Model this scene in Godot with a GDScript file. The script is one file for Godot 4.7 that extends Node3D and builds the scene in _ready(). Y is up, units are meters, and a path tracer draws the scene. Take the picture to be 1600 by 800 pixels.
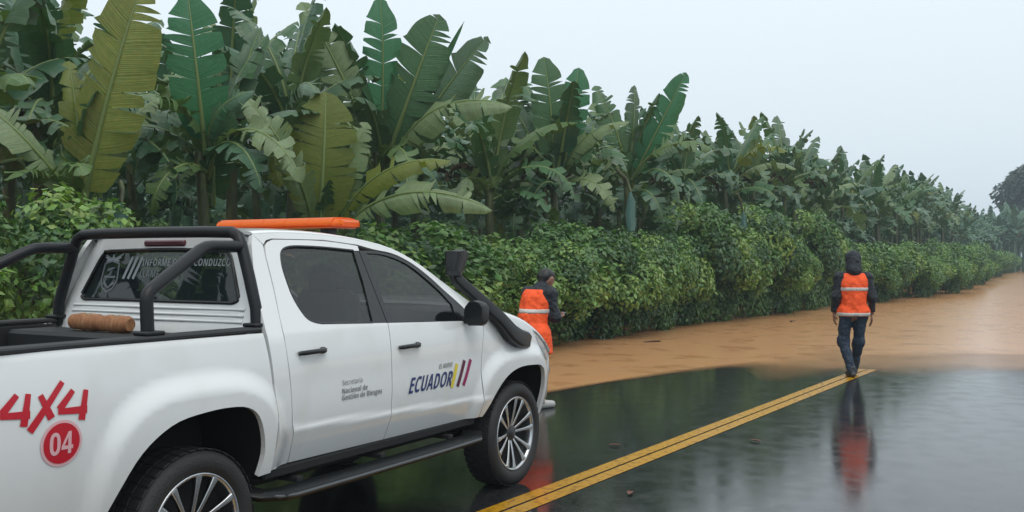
extends Node3D

# ------------------------------------------------------------------ mesh helper
class MB:
	var v := PackedVector3Array()
	var n := PackedVector3Array()
	var uv := PackedVector2Array()
	var c := PackedColorArray()
	var ix := PackedInt32Array()
	func vert(p: Vector3, nn: Vector3, u := Vector2.ZERO, col := Color.WHITE) -> int:
		v.append(p); n.append(nn); uv.append(u); c.append(col)
		return v.size() - 1
	func tri(a: int, b: int, d: int) -> void:
		var g := (v[d] - v[a]).cross(v[b] - v[a])
		if g.dot(n[a] + n[b] + n[d]) < 0.0:
			ix.append(a); ix.append(d); ix.append(b)
		else:
			ix.append(a); ix.append(b); ix.append(d)
	func quad(a: int, b: int, d: int, e: int) -> void:
		tri(a, b, d); tri(a, d, e)
	func flat(ps: Array, nn: Vector3, col := Color.WHITE) -> void:
		var k := []
		for p in ps: k.append(vert(p, nn, Vector2(p.x + p.z, p.y), col))
		for i in range(1, k.size() - 1): tri(k[0], k[i], k[i + 1])
	func flat_auto(ps: Array, away: Vector3, col := Color.WHITE) -> void:
		var nn: Vector3 = (ps[1] - ps[0]).cross(ps[2] - ps[0]).normalized()
		if nn.dot(ps[0] - away) < 0: nn = -nn
		flat(ps, nn, col)
	func box(o: Vector3, s: Vector3, b := 0.004, B := Basis.IDENTITY, col := Color.WHITE) -> void:
		var h := s * 0.5
		var q := h - Vector3.ONE * b
		for ax in 3:
			var a1 := (ax + 1) % 3
			var a2 := (ax + 2) % 3
			for sg in [-1.0, 1.0]:
				var ps := []
				for e in [[-1, -1], [1, -1], [1, 1], [-1, 1]]:
					var p := Vector3.ZERO
					p[ax] = sg * h[ax]; p[a1] = e[0] * q[a1]; p[a2] = e[1] * q[a2]
					ps.append(o + B * p)
				var nn := Vector3.ZERO
				nn[ax] = sg
				flat(ps, B * nn, col)
			for e in [[-1, -1], [1, -1], [1, 1], [-1, 1]]:
				var ps2 := []
				for sg in [[-1.0, 0], [1.0, 0], [1.0, 1], [-1.0, 1]]:
					var p := Vector3.ZERO
					p[ax] = sg[0] * q[ax]
					p[a1] = e[0] * (h[a1] if sg[1] == 0 else q[a1])
					p[a2] = e[1] * (q[a2] if sg[1] == 0 else h[a2])
					ps2.append(o + B * p)
				var nn := Vector3.ZERO
				nn[a1] = e[0]; nn[a2] = e[1]
				flat(ps2, B * nn.normalized(), col)
		for sx in [-1.0, 1.0]:
			for sy in [-1.0, 1.0]:
				for sz in [-1.0, 1.0]:
					flat([o + B * Vector3(sx * h.x, sy * q.y, sz * q.z), o + B * Vector3(sx * q.x, sy * h.y, sz * q.z), o + B * Vector3(sx * q.x, sy * q.y, sz * h.z)], B * Vector3(sx, sy, sz).normalized(), col)
	# swept section: pts, per-point scale, section polygon (Vector2), smooth
	func sweep(pts: Array, rad: Array, sec: Array, up := Vector3(0.01, 1, 0.02), caps := true, col := Color.WHITE) -> void:
		var rows := []
		var m := sec.size()
		var cen := Vector2.ZERO
		for s in sec: cen += s / m
		for i in pts.size():
			var t: Vector3 = (pts[mini(i + 1, pts.size() - 1)] - pts[maxi(i - 1, 0)]).normalized()
			var x := up.cross(t).normalized()
			var y := t.cross(x)
			var r: float = rad[i] if i < rad.size() else rad[-1]
			var row := []
			for j in m + 1:
				var s: Vector2 = sec[j % m]
				var d: Vector2 = (sec[(j + 1) % m] - sec[(j + m - 1) % m]).orthogonal().normalized()
				if d.dot(s - cen) < 0: d = -d
				row.append(vert(pts[i] + (x * s.x + y * s.y) * r, (x * d.x + y * d.y).normalized(), Vector2(float(j) / m, float(i)), col))
			rows.append(row)
			if caps and (i == 0 or i == pts.size() - 1):
				var ps := []
				for j in m: ps.append(v[row[j]])
				flat(ps, -t if i == 0 else t, col)
		for i in pts.size() - 1:
			for j in m: quad(rows[i][j], rows[i][j + 1], rows[i + 1][j + 1], rows[i + 1][j])
	func tube(pts: Array, rad: Array, seg := 12, caps := true, col := Color.WHITE, up := Vector3(0.31, 1, 0.17)) -> void:
		var sec := []
		for j in seg: sec.append(Vector2.from_angle(TAU * j / seg))
		sweep(pts, rad, sec, up, caps, col)
	# lathe about the local z axis at o: profile of (radius, z)
	func lathe(o: Vector3, prof: Array, seg := 40, smooth := true) -> void:
		for i in prof.size() - 1:
			var p: Vector2 = prof[i]
			var q: Vector2 = prof[i + 1]
			var d := Vector2(q.y - p.y, -(q.x - p.x)).normalized()
			var d0 := d
			var d1 := d
			if smooth and i > 0: d0 = (d + Vector2(p.y - prof[i - 1].y, -(p.x - prof[i - 1].x)).normalized()).normalized()
			if smooth and i < prof.size() - 2: d1 = (d + Vector2(prof[i + 2].y - q.y, -(prof[i + 2].x - q.x)).normalized()).normalized()
			var last := []
			for j in seg + 1:
				var e := Vector2.from_angle(TAU * j / seg)
				var a := vert(o + Vector3(e.x * p.x, e.y * p.x, p.y), Vector3(e.x * d0.x, e.y * d0.x, d0.y))
				var b := vert(o + Vector3(e.x * q.x, e.y * q.x, q.y), Vector3(e.x * d1.x, e.y * d1.x, d1.y))
				if last: quad(last[0], a, b, last[1])
				last = [a, b]
	func mesh() -> ArrayMesh:
		var a := []
		a.resize(Mesh.ARRAY_MAX)
		a[Mesh.ARRAY_VERTEX] = v; a[Mesh.ARRAY_NORMAL] = n; a[Mesh.ARRAY_TEX_UV] = uv; a[Mesh.ARRAY_COLOR] = c; a[Mesh.ARRAY_INDEX] = ix
		var m := ArrayMesh.new()
		m.add_surface_from_arrays(Mesh.PRIMITIVE_TRIANGLES, a)
		return m

var M := {}
var rng := RandomNumberGenerator.new()

func part(called: String, what, m: Material, parent: Node) -> MeshInstance3D:
	var o := MeshInstance3D.new()
	o.name = called
	o.mesh = what.mesh() if what is MB else what
	o.material_override = m
	parent.add_child(o, true)
	return o

var taken := {}
func numbered(called: String) -> String:
	taken[called] = taken.get(called, -1) + 1
	return called if taken[called] == 0 else "%s_%03d" % [called, taken[called]]

func tag(o: Node, label: String, category: String, group := "") -> Node:
	o.set_meta("label", label); o.set_meta("category", category)
	if group: o.set_meta("group", group)
	return o

func thing(called: String, label: String, category: String, at := Vector3.ZERO, turn := 0.0, group := "") -> Node3D:
	var o := Node3D.new()
	o.name = numbered(called)
	add_child(o)
	o.position = at; o.rotation.y = turn
	tag(o, label, category, group)
	return o

func struct(called: String, what, m: Material) -> MeshInstance3D:
	var o := part(called, what, m, self)
	o.set_meta("kind", "structure")
	return o

const ORD := ["first", "second", "third", "fourth", "fifth", "sixth", "seventh", "eighth", "ninth", "tenth", "eleventh", "twelfth", "thirteenth", "fourteenth", "fifteenth", "sixteenth", "seventeenth", "eighteenth", "nineteenth", "twentieth"]
func ordinal(i: int) -> String:
	if i < 20: return ORD[i]
	var tens: String = ["twenty", "thirty", "forty", "fifty", "sixty", "seventy"][(i + 1) / 10 - 2]
	return {20: "twentieth", 30: "thirtieth", 40: "fortieth", 50: "fiftieth", 60: "sixtieth"}.get(i + 1, tens + "-" + ORD[(i + 1) % 10 - 1])

# ------------------------------------------------------------------ materials
func lin(r: float, g: float, b: float) -> Color: return Color(r, g, b).linear_to_srgb()

func mat(col: Color, rough := 0.6, metal := 0.0, spec := 0.5) -> StandardMaterial3D:
	var m := StandardMaterial3D.new()
	m.albedo_color = col; m.roughness = rough; m.metallic = metal; m.metallic_specular = spec
	return m

func noise_tex(freq: float, size := 512, oct := 4, ramp: Array = [], normal := false, strength := 4.0, sd := 1, kind := FastNoiseLite.TYPE_SIMPLEX_SMOOTH) -> NoiseTexture2D:
	var f := FastNoiseLite.new()
	f.noise_type = kind; f.frequency = freq; f.fractal_octaves = oct; f.seed = sd
	var t := NoiseTexture2D.new()
	t.width = size; t.height = size; t.seamless = true; t.noise = f
	if ramp:
		var g := Gradient.new()
		g.offsets = PackedFloat32Array(ramp[0]); g.colors = PackedColorArray(ramp[1])
		t.color_ramp = g
	t.as_normal_map = normal
	t.bump_strength = strength
	return t

func leaf_tex(base: Color, vein: float, sd: int) -> ImageTexture:
	# u: midrib to margin, v: along the leaf; lateral veins run across, with blotches
	var im := Image.create(64, 512, false, Image.FORMAT_RGB8)
	var f := FastNoiseLite.new()
	f.seed = sd; f.frequency = 0.03; f.fractal_octaves = 3
	var g := FastNoiseLite.new()
	g.seed = sd + 7; g.frequency = 0.35; g.fractal_octaves = 2
	for y in 512:
		for x in 64:
			var yy := y - x * 0.5
			var k := 1.0 + vein * (g.get_noise_2d(yy, x * 0.02) + 0.6 * g.get_noise_2d(yy * 0.35, 90.0)) + 0.14 * f.get_noise_2d(x * 2.0, y)
			var c := Color(base.r * k * (1.0 + 0.18 * f.get_noise_2d(y, x * 2.0 + 300)), base.g * k, base.b * k)
			im.set_pixel(x, y, c.linear_to_srgb())
	return ImageTexture.create_from_image(im)

var vein_map: ImageTexture
func vein_normals() -> ImageTexture:
	if vein_map == null:
		var im := Image.create(64, 512, false, Image.FORMAT_RGB8)
		var g := FastNoiseLite.new()
		g.seed = 3; g.frequency = 0.12; g.fractal_octaves = 3
		for y in 512:
			for x in 64:
				var yy := y - x * 0.5
				var d := g.get_noise_2d(yy + 1.0, x * 0.05) - g.get_noise_2d(yy - 1.0, x * 0.05)
				im.set_pixel(x, y, Color(0.5, clampf(0.5 + d * 1.3, 0, 1), 1.0))
		vein_map = ImageTexture.create_from_image(im)
	return vein_map

func leaf_mat(base: Color, back: float, rough := 0.38, sd := 1) -> StandardMaterial3D:
	var m := mat(Color.WHITE, rough)
	m.albedo_texture = leaf_tex(base, 0.2, sd)
	m.normal_enabled = true; m.normal_texture = vein_normals(); m.normal_scale = 0.32
	m.vertex_color_use_as_albedo = true
	m.backlight_enabled = true
	m.backlight = lin(back * 0.9, back, back * 0.45)
	m.cull_mode = BaseMaterial3D.CULL_DISABLED
	return m

func make_materials() -> void:
	var p := mat(lin(0.74, 0.75, 0.745), 0.22)
	p.clearcoat_enabled = true; p.clearcoat = 0.8; p.clearcoat_roughness = 0.05
	p.albedo_texture = noise_tex(0.01, 256, 4, [[0.0, 0.4, 1.0], [Color(0.97, 0.965, 0.955), Color(1, 1, 1), Color(1, 1, 1)]])
	p.uv1_triplanar = true; p.uv1_scale = Vector3.ONE * 0.7
	M.white = p
	M.black = mat(lin(0.009, 0.010, 0.011), 0.38, 0.0, 0.42)
	M.bar = mat(lin(0.010, 0.011, 0.013), 0.42, 0.0, 0.4)
	M.liner = mat(lin(0.008, 0.008, 0.009), 0.85)
	M.rubber = mat(lin(0.016, 0.016, 0.017), 0.62)
	M.rubber.normal_enabled = true; M.rubber.normal_texture = noise_tex(0.08, 256, 3, [], true, 3.0, 5)
	M.rubber.uv1_triplanar = true; M.rubber.uv1_scale = Vector3.ONE * 4
	M.alloy = mat(lin(0.55, 0.56, 0.57), 0.25, 1.0)
	M.alloy_dark = mat(lin(0.03, 0.03, 0.032), 0.35, 0.4)
	M.trim = mat(lin(0.01, 0.011, 0.012), 0.22)
	M.bed = mat(lin(0.012, 0.013, 0.014), 0.6)
	M.seat = mat(lin(0.02, 0.02, 0.022), 0.8)
	var g := mat(lin(0.012, 0.018, 0.020), 0.02)
	g.transparency = BaseMaterial3D.TRANSPARENCY_ALPHA
	g.albedo_color.a = 0.82
	M.glass = g
	M.glass_side = g.duplicate()
	M.glass_side.albedo_color = lin(0.010, 0.016, 0.018)
	M.glass_side.albedo_color.a = 0.3
	M.step_edge = mat(lin(0.09, 0.095, 0.1), 0.35, 0.5)
	M.amber = mat(lin(0.90, 0.21, 0.015), 0.16)
	M.amber.backlight_enabled = true; M.amber.backlight = lin(0.9, 0.25, 0.03)
	M.amber_dark = mat(lin(0.45, 0.07, 0.008), 0.2)
	M.brake = mat(lin(0.10, 0.012, 0.022), 0.1)
	M.decal_red = mat(lin(0.5, 0.008, 0.022), 0.35)
	M.decal_pink = mat(lin(0.72, 0.42, 0.44), 0.35)
	M.decal_white = mat(lin(0.8, 0.8, 0.8), 0.35)
	M.decal_blue = mat(lin(0.02, 0.035, 0.14), 0.35)
	M.decal_grey = mat(lin(0.22, 0.23, 0.23), 0.4)
	M.decal_yellow = mat(lin(0.72, 0.58, 0.05), 0.35)
	M.decal_maroon = mat(lin(0.10, 0.006, 0.03), 0.35)
	M.decal_magenta = mat(lin(0.30, 0.01, 0.09), 0.35)
	M.print = mat(lin(0.24, 0.26, 0.28), 0.5)
	M.print_dim = mat(lin(0.12, 0.135, 0.15), 0.5)
	M.lamp_clear = mat(lin(0.5, 0.53, 0.55), 0.06, 0.3)
	# wet asphalt: dark aggregate under a film of rain
	var a := mat(lin(0.030, 0.031, 0.033), 0.09)
	a.albedo_texture = noise_tex(0.09, 1024, 5, [[0.0, 0.42, 0.58, 1.0], [Color(0.4, 0.4, 0.42), Color(0.75, 0.76, 0.78), Color(0.95, 0.95, 0.95), Color(1, 0.97, 0.93)]])
	a.roughness = 1.0
	a.roughness_texture = noise_tex(0.012, 1024, 5, [[0.0, 0.4, 0.62, 1.0], [Color(0.10, 0.10, 0.10), Color(0.12, 0.12, 0.12), Color(0.15, 0.15, 0.15), Color(0.19, 0.19, 0.19)]], false, 1, 9)
	a.normal_enabled = true
	a.normal_texture = noise_tex(0.03, 1024, 5, [], true, 1.6, 12)
	a.normal_scale = 0.002
	a.uv1_triplanar = true; a.uv1_world_triplanar = true; a.uv1_scale = Vector3.ONE * 0.23
	M.asphalt = a
	var y := mat(lin(0.50, 0.255, 0.012), 0.25)
	y.albedo_texture = noise_tex(0.03, 512, 5, [[0.0, 0.35, 0.42, 1.0], [Color(0.72, 0.69, 0.66), Color(0.9, 0.88, 0.86), Color(1, 1, 1), Color(1, 1, 1)]], false, 1, 21)
	y.uv1_triplanar = true; y.uv1_world_triplanar = true; y.uv1_scale = Vector3.ONE * 0.8
	M.yellow = y
	var w := mat(lin(0.56, 0.30, 0.14), 0.2, 0.0, 0.37)
	w.albedo_texture = noise_tex(0.006, 1024, 5, [[0.0, 0.45, 1.0], [Color(0.86, 0.80, 0.74), Color(1, 1, 1), Color(1, 0.97, 0.94)]], false, 1, 31)
	w.vertex_color_use_as_albedo = true
	w.transparency = BaseMaterial3D.TRANSPARENCY_ALPHA
	w.normal_enabled = true
	w.normal_texture = noise_tex(0.02, 1024, 4, [], true, 2.0, 33)
	w.normal_scale = 0.055
	w.uv1_triplanar = true; w.uv1_world_triplanar = true; w.uv1_scale = Vector3.ONE * 0.16
	M.mud_water = w
	var s := mat(Color.WHITE, 0.9)
	s.albedo_texture = noise_tex(0.02, 512, 6, [[0.0, 0.5, 1.0], [lin(0.03, 0.02, 0.012), lin(0.06, 0.045, 0.022), lin(0.05, 0.06, 0.02)]])
	s.uv1_triplanar = true; s.uv1_world_triplanar = true; s.uv1_scale = Vector3.ONE * 0.2
	M.soil = s
	# foliage
	M.leaf = [leaf_mat(Color(0.072, 0.158, 0.068), 0.4, 0.36, 1), leaf_mat(Color(0.056, 0.132, 0.068), 0.35, 0.33, 2), leaf_mat(Color(0.105, 0.180, 0.060), 0.45, 0.4, 3), leaf_mat(Color(0.082, 0.150, 0.080), 0.35, 0.34, 4)]
	M.leaf_yellow = leaf_mat(Color(0.21, 0.24, 0.06), 0.75, 0.42, 5)
	M.leaf_olive = leaf_mat(Color(0.17, 0.21, 0.035), 0.7, 0.42, 6)
	M.leaf_emerald = leaf_mat(Color(0.05, 0.19, 0.09), 0.55, 0.4, 7)
	M.leaf_pale = leaf_mat(Color(0.19, 0.265, 0.125), 0.5, 0.42, 8)
	M.leaf_dry = leaf_mat(Color(0.085, 0.055, 0.032), 0.25, 0.85, 9)
	M.rib = mat(lin(0.16, 0.22, 0.07), 0.45)
	M.rib_dry = mat(lin(0.08, 0.05, 0.03), 0.8)
	var st := mat(Color.WHITE, 0.55)
	st.albedo_texture = noise_tex(0.02, 256, 5, [[0.0, 0.45, 0.7, 1.0], [lin(0.03, 0.022, 0.012), lin(0.06, 0.075, 0.025), lin(0.09, 0.12, 0.035), lin(0.11, 0.08, 0.03)]])
	st.uv1_triplanar = true; st.uv1_scale = Vector3(1.2, 0.35, 1.2)
	M.stem = st
	M.bush = mat(Color.WHITE, 0.42)
	M.bush.vertex_color_use_as_albedo = true
	M.bush.backlight_enabled = true; M.bush.backlight = lin(0.4, 0.5, 0.15)
	M.wood = mat(lin(0.05, 0.035, 0.022), 0.9)
	M.bag = mat(lin(0.075, 0.14, 0.115), 0.3)
	M.bag.backlight_enabled = true; M.bag.backlight = lin(0.4, 0.6, 0.6)
	# people
	M.vest = mat(lin(0.95, 0.10, 0.014), 0.75)
	M.vest.normal_enabled = true; M.vest.normal_texture = noise_tex(0.02, 256, 4, [], true, 5.0, 41)
	M.vest.uv1_triplanar = true; M.vest.uv1_scale = Vector3.ONE * 2.0
	M.tape = mat(lin(0.62, 0.60, 0.56), 0.35)
	M.jacket = mat(lin(0.012, 0.017, 0.024), 0.7)
	M.jacket.normal_enabled = true; M.jacket.normal_texture = noise_tex(0.02, 256, 4, [], true, 12.0, 42)
	M.jacket.uv1_triplanar = true; M.jacket.uv1_scale = Vector3.ONE * 2.0
	M.jeans = M.jacket.duplicate(); M.jeans.albedo_color = lin(0.018, 0.035, 0.062)
	M.khaki = M.jacket.duplicate(); M.khaki.albedo_color = lin(0.30, 0.24, 0.19)
	M.skin = mat(lin(0.26, 0.13, 0.085), 0.5)
	M.hair = mat(lin(0.010, 0.009, 0.009), 0.5)
	M.boot = mat(lin(0.018, 0.018, 0.018), 0.5)
	M.boot_pale = mat(lin(0.42, 0.42, 0.40), 0.5)
	M.cargo = mat(Color.WHITE, 0.8)
	M.cargo.albedo_texture = noise_tex(0.03, 256, 5, [[0.0, 0.5, 1.0], [lin(0.16, 0.06, 0.025), lin(0.28, 0.12, 0.05), lin(0.40, 0.22, 0.11)]])
	M.cargo.uv1_triplanar = true; M.cargo.uv1_scale = Vector3(5, 1, 5)
	M.cord = mat(lin(0.42, 0.30, 0.2), 0.8)
	M.litter = mat(lin(0.12, 0.035, 0.015), 0.6)
	M.debris = mat(lin(0.06, 0.03, 0.015), 0.7)

# ------------------------------------------------------------------ place on the road: s along the centre line, l to its left
const U := Vector2(0.547, 0.837)
const NL := Vector2(-0.837, 0.547)
func at_road(s: float, l: float, y := 0.0) -> Vector3:
	var q := Vector2(-0.172, 6.756) + U * s + NL * l
	return Vector3(q.x, y, -q.y)
const ROAD_TURN := PI / 2 - 0.5788   # turns local +x along the road

func in_view(p: Vector3, margin: float) -> bool:
	return p.z < -2.0 and absf(p.x) < -p.z * 0.5105 + margin

func _ready() -> void:
	rng.seed = 20240
	# ---- camera
	var cam := Camera3D.new()
	cam.name = "camera"
	cam.position = Vector3(0, 1.69, 0)
	cam.rotation_degrees.x = 0.18
	cam.fov = 28.63
	cam.far = 3000.0
	add_child(cam)
	cam.current = true
	# ---- overcast sky
	var env := Environment.new()
	env.background_mode = Environment.BG_SKY
	var sm := ProceduralSkyMaterial.new()
	sm.sky_top_color = lin(0.80, 0.87, 0.92)
	sm.sky_horizon_color = lin(0.55, 0.635, 0.69)
	sm.ground_bottom_color = Color(0.25, 0.23, 0.2)
	sm.ground_horizon_color = Color(0.5, 0.5, 0.48)
	sm.sky_curve = 0.25
	sm.sky_energy_multiplier = 1.12
	sm.sun_angle_max = 1.0
	var sky := Sky.new()
	sky.sky_material = sm
	env.sky = sky
	env.tonemap_mode = Environment.TONE_MAPPER_LINEAR
	env.tonemap_exposure = 1.0
	env.sdfgi_enabled = true; env.ssao_enabled = true; env.ssil_enabled = true
	env.fog_enabled = true
	env.fog_density = 0.0012
	env.fog_light_color = Color(0.82, 0.88, 0.92)
	var we := WorldEnvironment.new()
	we.name = "environment"
	we.environment = env
	add_child(we)
	var sun := DirectionalLight3D.new()
	sun.name = "sun"
	sun.light_energy = 0.4
	sun.light_angular_distance = 40.0
	sun.light_color = Color(1.0, 0.98, 0.95)
	sun.shadow_enabled = true
	sun.sky_mode = DirectionalLight3D.SKY_MODE_LIGHT_ONLY
	sun.rotation_degrees = Vector3(-62, 25, 0)
	add_child(sun)
	make_materials()
	make_ground()
	make_plantation()
	make_hedge()
	make_truck()
	make_people()
	make_small_things()

# ------------------------------------------------------------------ ground, road, flood
func strip(mb: MB, s0: float, s1: float, l0: float, l1: float, y: float, ns := 1) -> void:
	for i in ns:
		var a := lerpf(s0, s1, float(i) / ns)
		var b := lerpf(s0, s1, float(i + 1) / ns)
		mb.flat([at_road(a, l0, y), at_road(b, l0, y), at_road(b, l1, y), at_road(a, l1, y)], Vector3.UP)

func edge_of_flood(l: float) -> float:
	# s at which the muddy water begins, read along the road's width
	var c := Curve.new()
	var pts := [[-6.0, 15.2], [-3.5, 14.9], [-1.7, 14.3], [-0.6, 13.9], [0.24, 13.2], [1.3, 11.0], [1.9, 9.4], [2.3, 8.1], [2.55, 6.7], [2.75, 5.0], [3.2, 2.0], [3.8, -3.0], [5.0, -9.0], [7.0, -14.0]]
	for i in pts.size() - 1:
		if l <= pts[i + 1][0] or i == pts.size() - 2:
			return lerpf(pts[i][1], pts[i + 1][1], clampf((l - pts[i][0]) / (pts[i + 1][0] - pts[i][0]), 0, 1))
	return 0.0

func make_ground() -> void:
	var g := MB.new()
	g.flat([Vector3(-1500, -0.06, 400), Vector3(1500, -0.06, 400), Vector3(1500, -0.06, -2500), Vector3(-1500, -0.06, -2500)], Vector3.UP)
	struct("ground", g, M.soil)
	var r := MB.new()
	# the road is a slab with real edges
	for e in [[-5.2, 4.0]]:
		r.flat([at_road(-40, e[0]), at_road(220, e[0]), at_road(220, e[1]), at_road(-40, e[1])], Vector3.UP)
		for l in e:
			r.flat([at_road(-40, l), at_road(220, l), at_road(220, l, -0.1), at_road(-40, l, -0.1)], Vector3(NL.x, 0, -NL.y) * signf(l))
	struct("road", r, M.asphalt)
	for l in [-0.074, 0.074]:
		var m := MB.new()
		for i in 20:
			var q := []
			for e in [[0, -0.062], [1, -0.062], [1, 0.062], [0, 0.062]]:
				var sl: float = -20.0 + (i + e[0]) * 1.515
				q.append(at_road(sl, l + e[1] - 0.11 * (1.0 - sl / 9.3), 0.004))
			m.flat(q, Vector3.UP)
		struct("centre_line" if l < 0 else "centre_line_001", m, M.yellow)
	# muddy flood water: a sheet over road and verge, thinning out to nothing at its edge
	var w := MB.new()
	var fn := FastNoiseLite.new()
	fn.seed = 5; fn.frequency = 0.35; fn.fractal_octaves = 4
	var ls := []
	var l := -60.0
	while l < 34.0:
		ls.append(l)
		l += 0.15 if l > -7 and l < 5.5 else (1.0 if l > -12 and l < 14 else 6.0)
	var offs := [0.0, 0.12, 0.25, 0.4, 0.6, 0.85, 1.15, 1.6, 2.0, 2.5, 3.0, 3.5, 4.0, 4.5, 5.0, 6.0, 10.0, 18.0, 40.0, 90.0, 240.0]
	var rows := []
	for li in ls:
		var s0 := edge_of_flood(li)
		var row := []
		for o in offs:
			var flatter := 1.0 - smoothstep(0.4, 2.0, li)       # on the crown of the road the water thins out slowly
			var q := at_road(s0 - 0.5 - 4.4 * flatter + o, li, 0.010)
			var nz := fn.get_noise_2d(q.x * 1.5, q.z * 1.5)
			var k := clampf((o - 0.1 + 0.5 * nz) / 1.3, 0, 1)
			if flatter > 0:
				var d: float = o - 4.9 + 0.8 * nz
				k = lerpf(k, 0.62 * smoothstep(-4.4, -1.8, d) + 0.38 * smoothstep(-0.9, 0.7, d), flatter)
			if o >= 6.0: k = 1.0
			if o == 0.0: k = 0.0
			row.append(w.vert(q, Vector3.UP, Vector2.ZERO, Color(1, 1, 1, k)))
		rows.append(row)
	for i in rows.size() - 1:
		for j in offs.size() - 1: w.quad(rows[i][j], rows[i + 1][j], rows[i + 1][j + 1], rows[i][j + 1])
	struct("flood_water", w, M.mud_water)

# ------------------------------------------------------------------ banana plants
# One leaf of unit length that leaves the origin along +y and bends towards +z. Torn blade, separate midrib.
func leaf_mesh(sd: int, half: float, bend: float, tears: int, fold: float, n := 22, rag := 0.25) -> Array:
	var r := RandomNumberGenerator.new()
	r.seed = sd
	var p := []
	var tan_ := []
	var q := Vector3.ZERO
	var sway := r.randf_range(-0.12, 0.12)
	for i in n + 1:
		var t := float(i) / n
		var th := bend * pow(t, 1.4)
		var d := Vector3(sway * t, cos(th), sin(th)).normalized()
		p.append(q); tan_.append(d)
		q += d / n
	var mb := MB.new()
	var start := int(n * 0.10)
	for side in [-1.0, 1.0]:
		var cuts := {}
		for k in tears: cuts[r.randi_range(start + 2, n - 1)] = true
		var hang := 0.0
		var tint := 1.0
		var prev := []
		var lean := r.randf_range(0.18, 0.34)
		var seg0 := start
		for i in range(start, n + 1):
			var t := float(i - start) / (n - start)
			var wd := half * pow(maxf(sin(PI * clampf(0.06 + 0.94 * t, 0, 1)), 0.0), 0.42)
			if t > 0.8: wd *= lerpf(1.0, 0.75, (t - 0.8) / 0.2)
			var twice := 2 if cuts.has(i) and i < n else 1
			for again in twice:
				if again == 1:
					hang = r.randf_range(-rag, rag * 1.6)
					tint = r.randf_range(0.82, 1.15)
					prev = []
				var tt: Vector3 = tan_[i]
				var nrm := Vector3(0, tt.z, -tt.y).normalized()
				var row := []
				var shift := 0.0
				if cuts.has(i) and i < n: shift = (0.16 if again == 1 else -0.16) * wd * r.randf_range(0.3, 1.0)
				for c in 4:
					var u := float(c) / 3.0
					var ang: float = fold * (1.0 - 1.7 * u) + hang * u * -1.0 + (0.10 * sin(i * 1.3 + sd) + 0.05 * sin(i * 2.9)) * u
					var sd_ := Vector3(side, 0, 0)
					var off: Vector3 = (sd_ * cos(ang) + nrm * sin(ang)) * wd * u + tt * (wd * u * lean + shift * u * u)
					var sn: Vector3 = (nrm * cos(ang) - sd_ * sin(ang)).normalized()
					row.append(mb.vert(p[i] + off + nrm * 0.002, sn, Vector2(u, t * 2.0 + (0.5 if side > 0 else 0.0)), Color(tint, tint, tint * 0.97)))
				if prev:
					for c in 3: mb.quad(prev[c], prev[c + 1], row[c + 1], row[c])
				prev = row
	var rib := MB.new()
	var rr := []
	var pp := []
	for i in range(0, n + 1, 2):
		pp.append(p[i]); rr.append(lerpf(0.018, 0.003, float(i) / n))
	rib.tube(pp, rr, 5, false)
	return [mb.mesh(), rib.mesh()]

var LV := {}
func make_leaf_kinds() -> void:
	LV.upright = []
	LV.arch = []
	LV.droop = []
	LV.spear = []
	LV.flat = []
	LV.dead = []
	for k in 3:
		LV.upright.append(leaf_mesh(100 + k, 0.125, 0.45 + 0.25 * k, 8 + 4 * k, 0.45, 30, 0.4))
		LV.arch.append(leaf_mesh(200 + k, 0.125, 1.35 + 0.3 * k, 11 + 4 * k, 0.25, 30, 0.6))
		LV.droop.append(leaf_mesh(300 + k, 0.12, 2.2 + 0.25 * k, 13 + 4 * k, -0.05, 30, 0.8))
	LV.flat = [leaf_mesh(401, 0.165, 0.45, 9, 0.22, 30, 0.3), leaf_mesh(402, 0.17, 0.5, 6, 0.2, 30, 0.22), leaf_mesh(403, 0.14, 0.9, 14, 0.2, 30, 0.45)]
	LV.spear = [leaf_mesh(501, 0.05, 0.12, 0, 1.1, 16, 0.05)]
	LV.dead = [leaf_mesh(601, 0.09, 2.7, 12, -0.7, 16, 0.8), leaf_mesh(602, 0.07, 2.9, 12, -0.9, 16, 0.9)]

func add_leaf(plant: Node3D, kind: Array, at: Vector3, azim: float, tilt: float, size: float, m: Material, rib: Material, wide := 1.0, roll := 0.0) -> MeshInstance3D:
	var o := part("leaf", kind[0], m, plant)
	var b := Basis(Vector3.UP, azim) * Basis(Vector3.RIGHT, tilt) * Basis(Vector3.UP, roll)
	o.transform = Transform3D(b.scaled_local(Vector3(size * wide, size, size)), at)
	if rib: part("midrib", kind[1], rib, o)
	return o

# a leaf given by its foot, its tip and the way its broad face looks
func set_leaf(plant: Node3D, kind: Array, a: Vector3, b: Vector3, face: Vector3, half: float, m: Material, rib: Material) -> void:
	var arr: Array = kind[1].surface_get_arrays(0)
	var vs: PackedVector3Array = arr[Mesh.ARRAY_VERTEX]
	var tip := vs[vs.size() - 3]
	var o := part("leaf", kind[0], m, plant)
	# rotate so that the chord foot->tip matches, the upper face (-z) towards face
	var chord := tip.normalized()
	var want := b - a
	var k := want.length() / tip.length()
	var y0 := chord
	var x0 := Vector3.RIGHT
	x0 = (x0 - y0 * x0.dot(y0)).normalized()
	var z0 := x0.cross(y0)
	var y1 := want.normalized()
	var z1 := -face
	z1 = (z1 - y1 * z1.dot(y1)).normalized()
	var x1 := y1.cross(z1)
	var B := Basis(x1, y1, z1) * Basis(x0, y0, z0).transposed()
	var natural := 0.16 * k
	var sc := clampf(half / natural, 0.6, 1.7)
	o.transform = Transform3D(B * Basis.from_scale(Vector3(k * sc, k, k)), a - plant.position)
	if rib: part("midrib", kind[1], rib, o)

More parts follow.
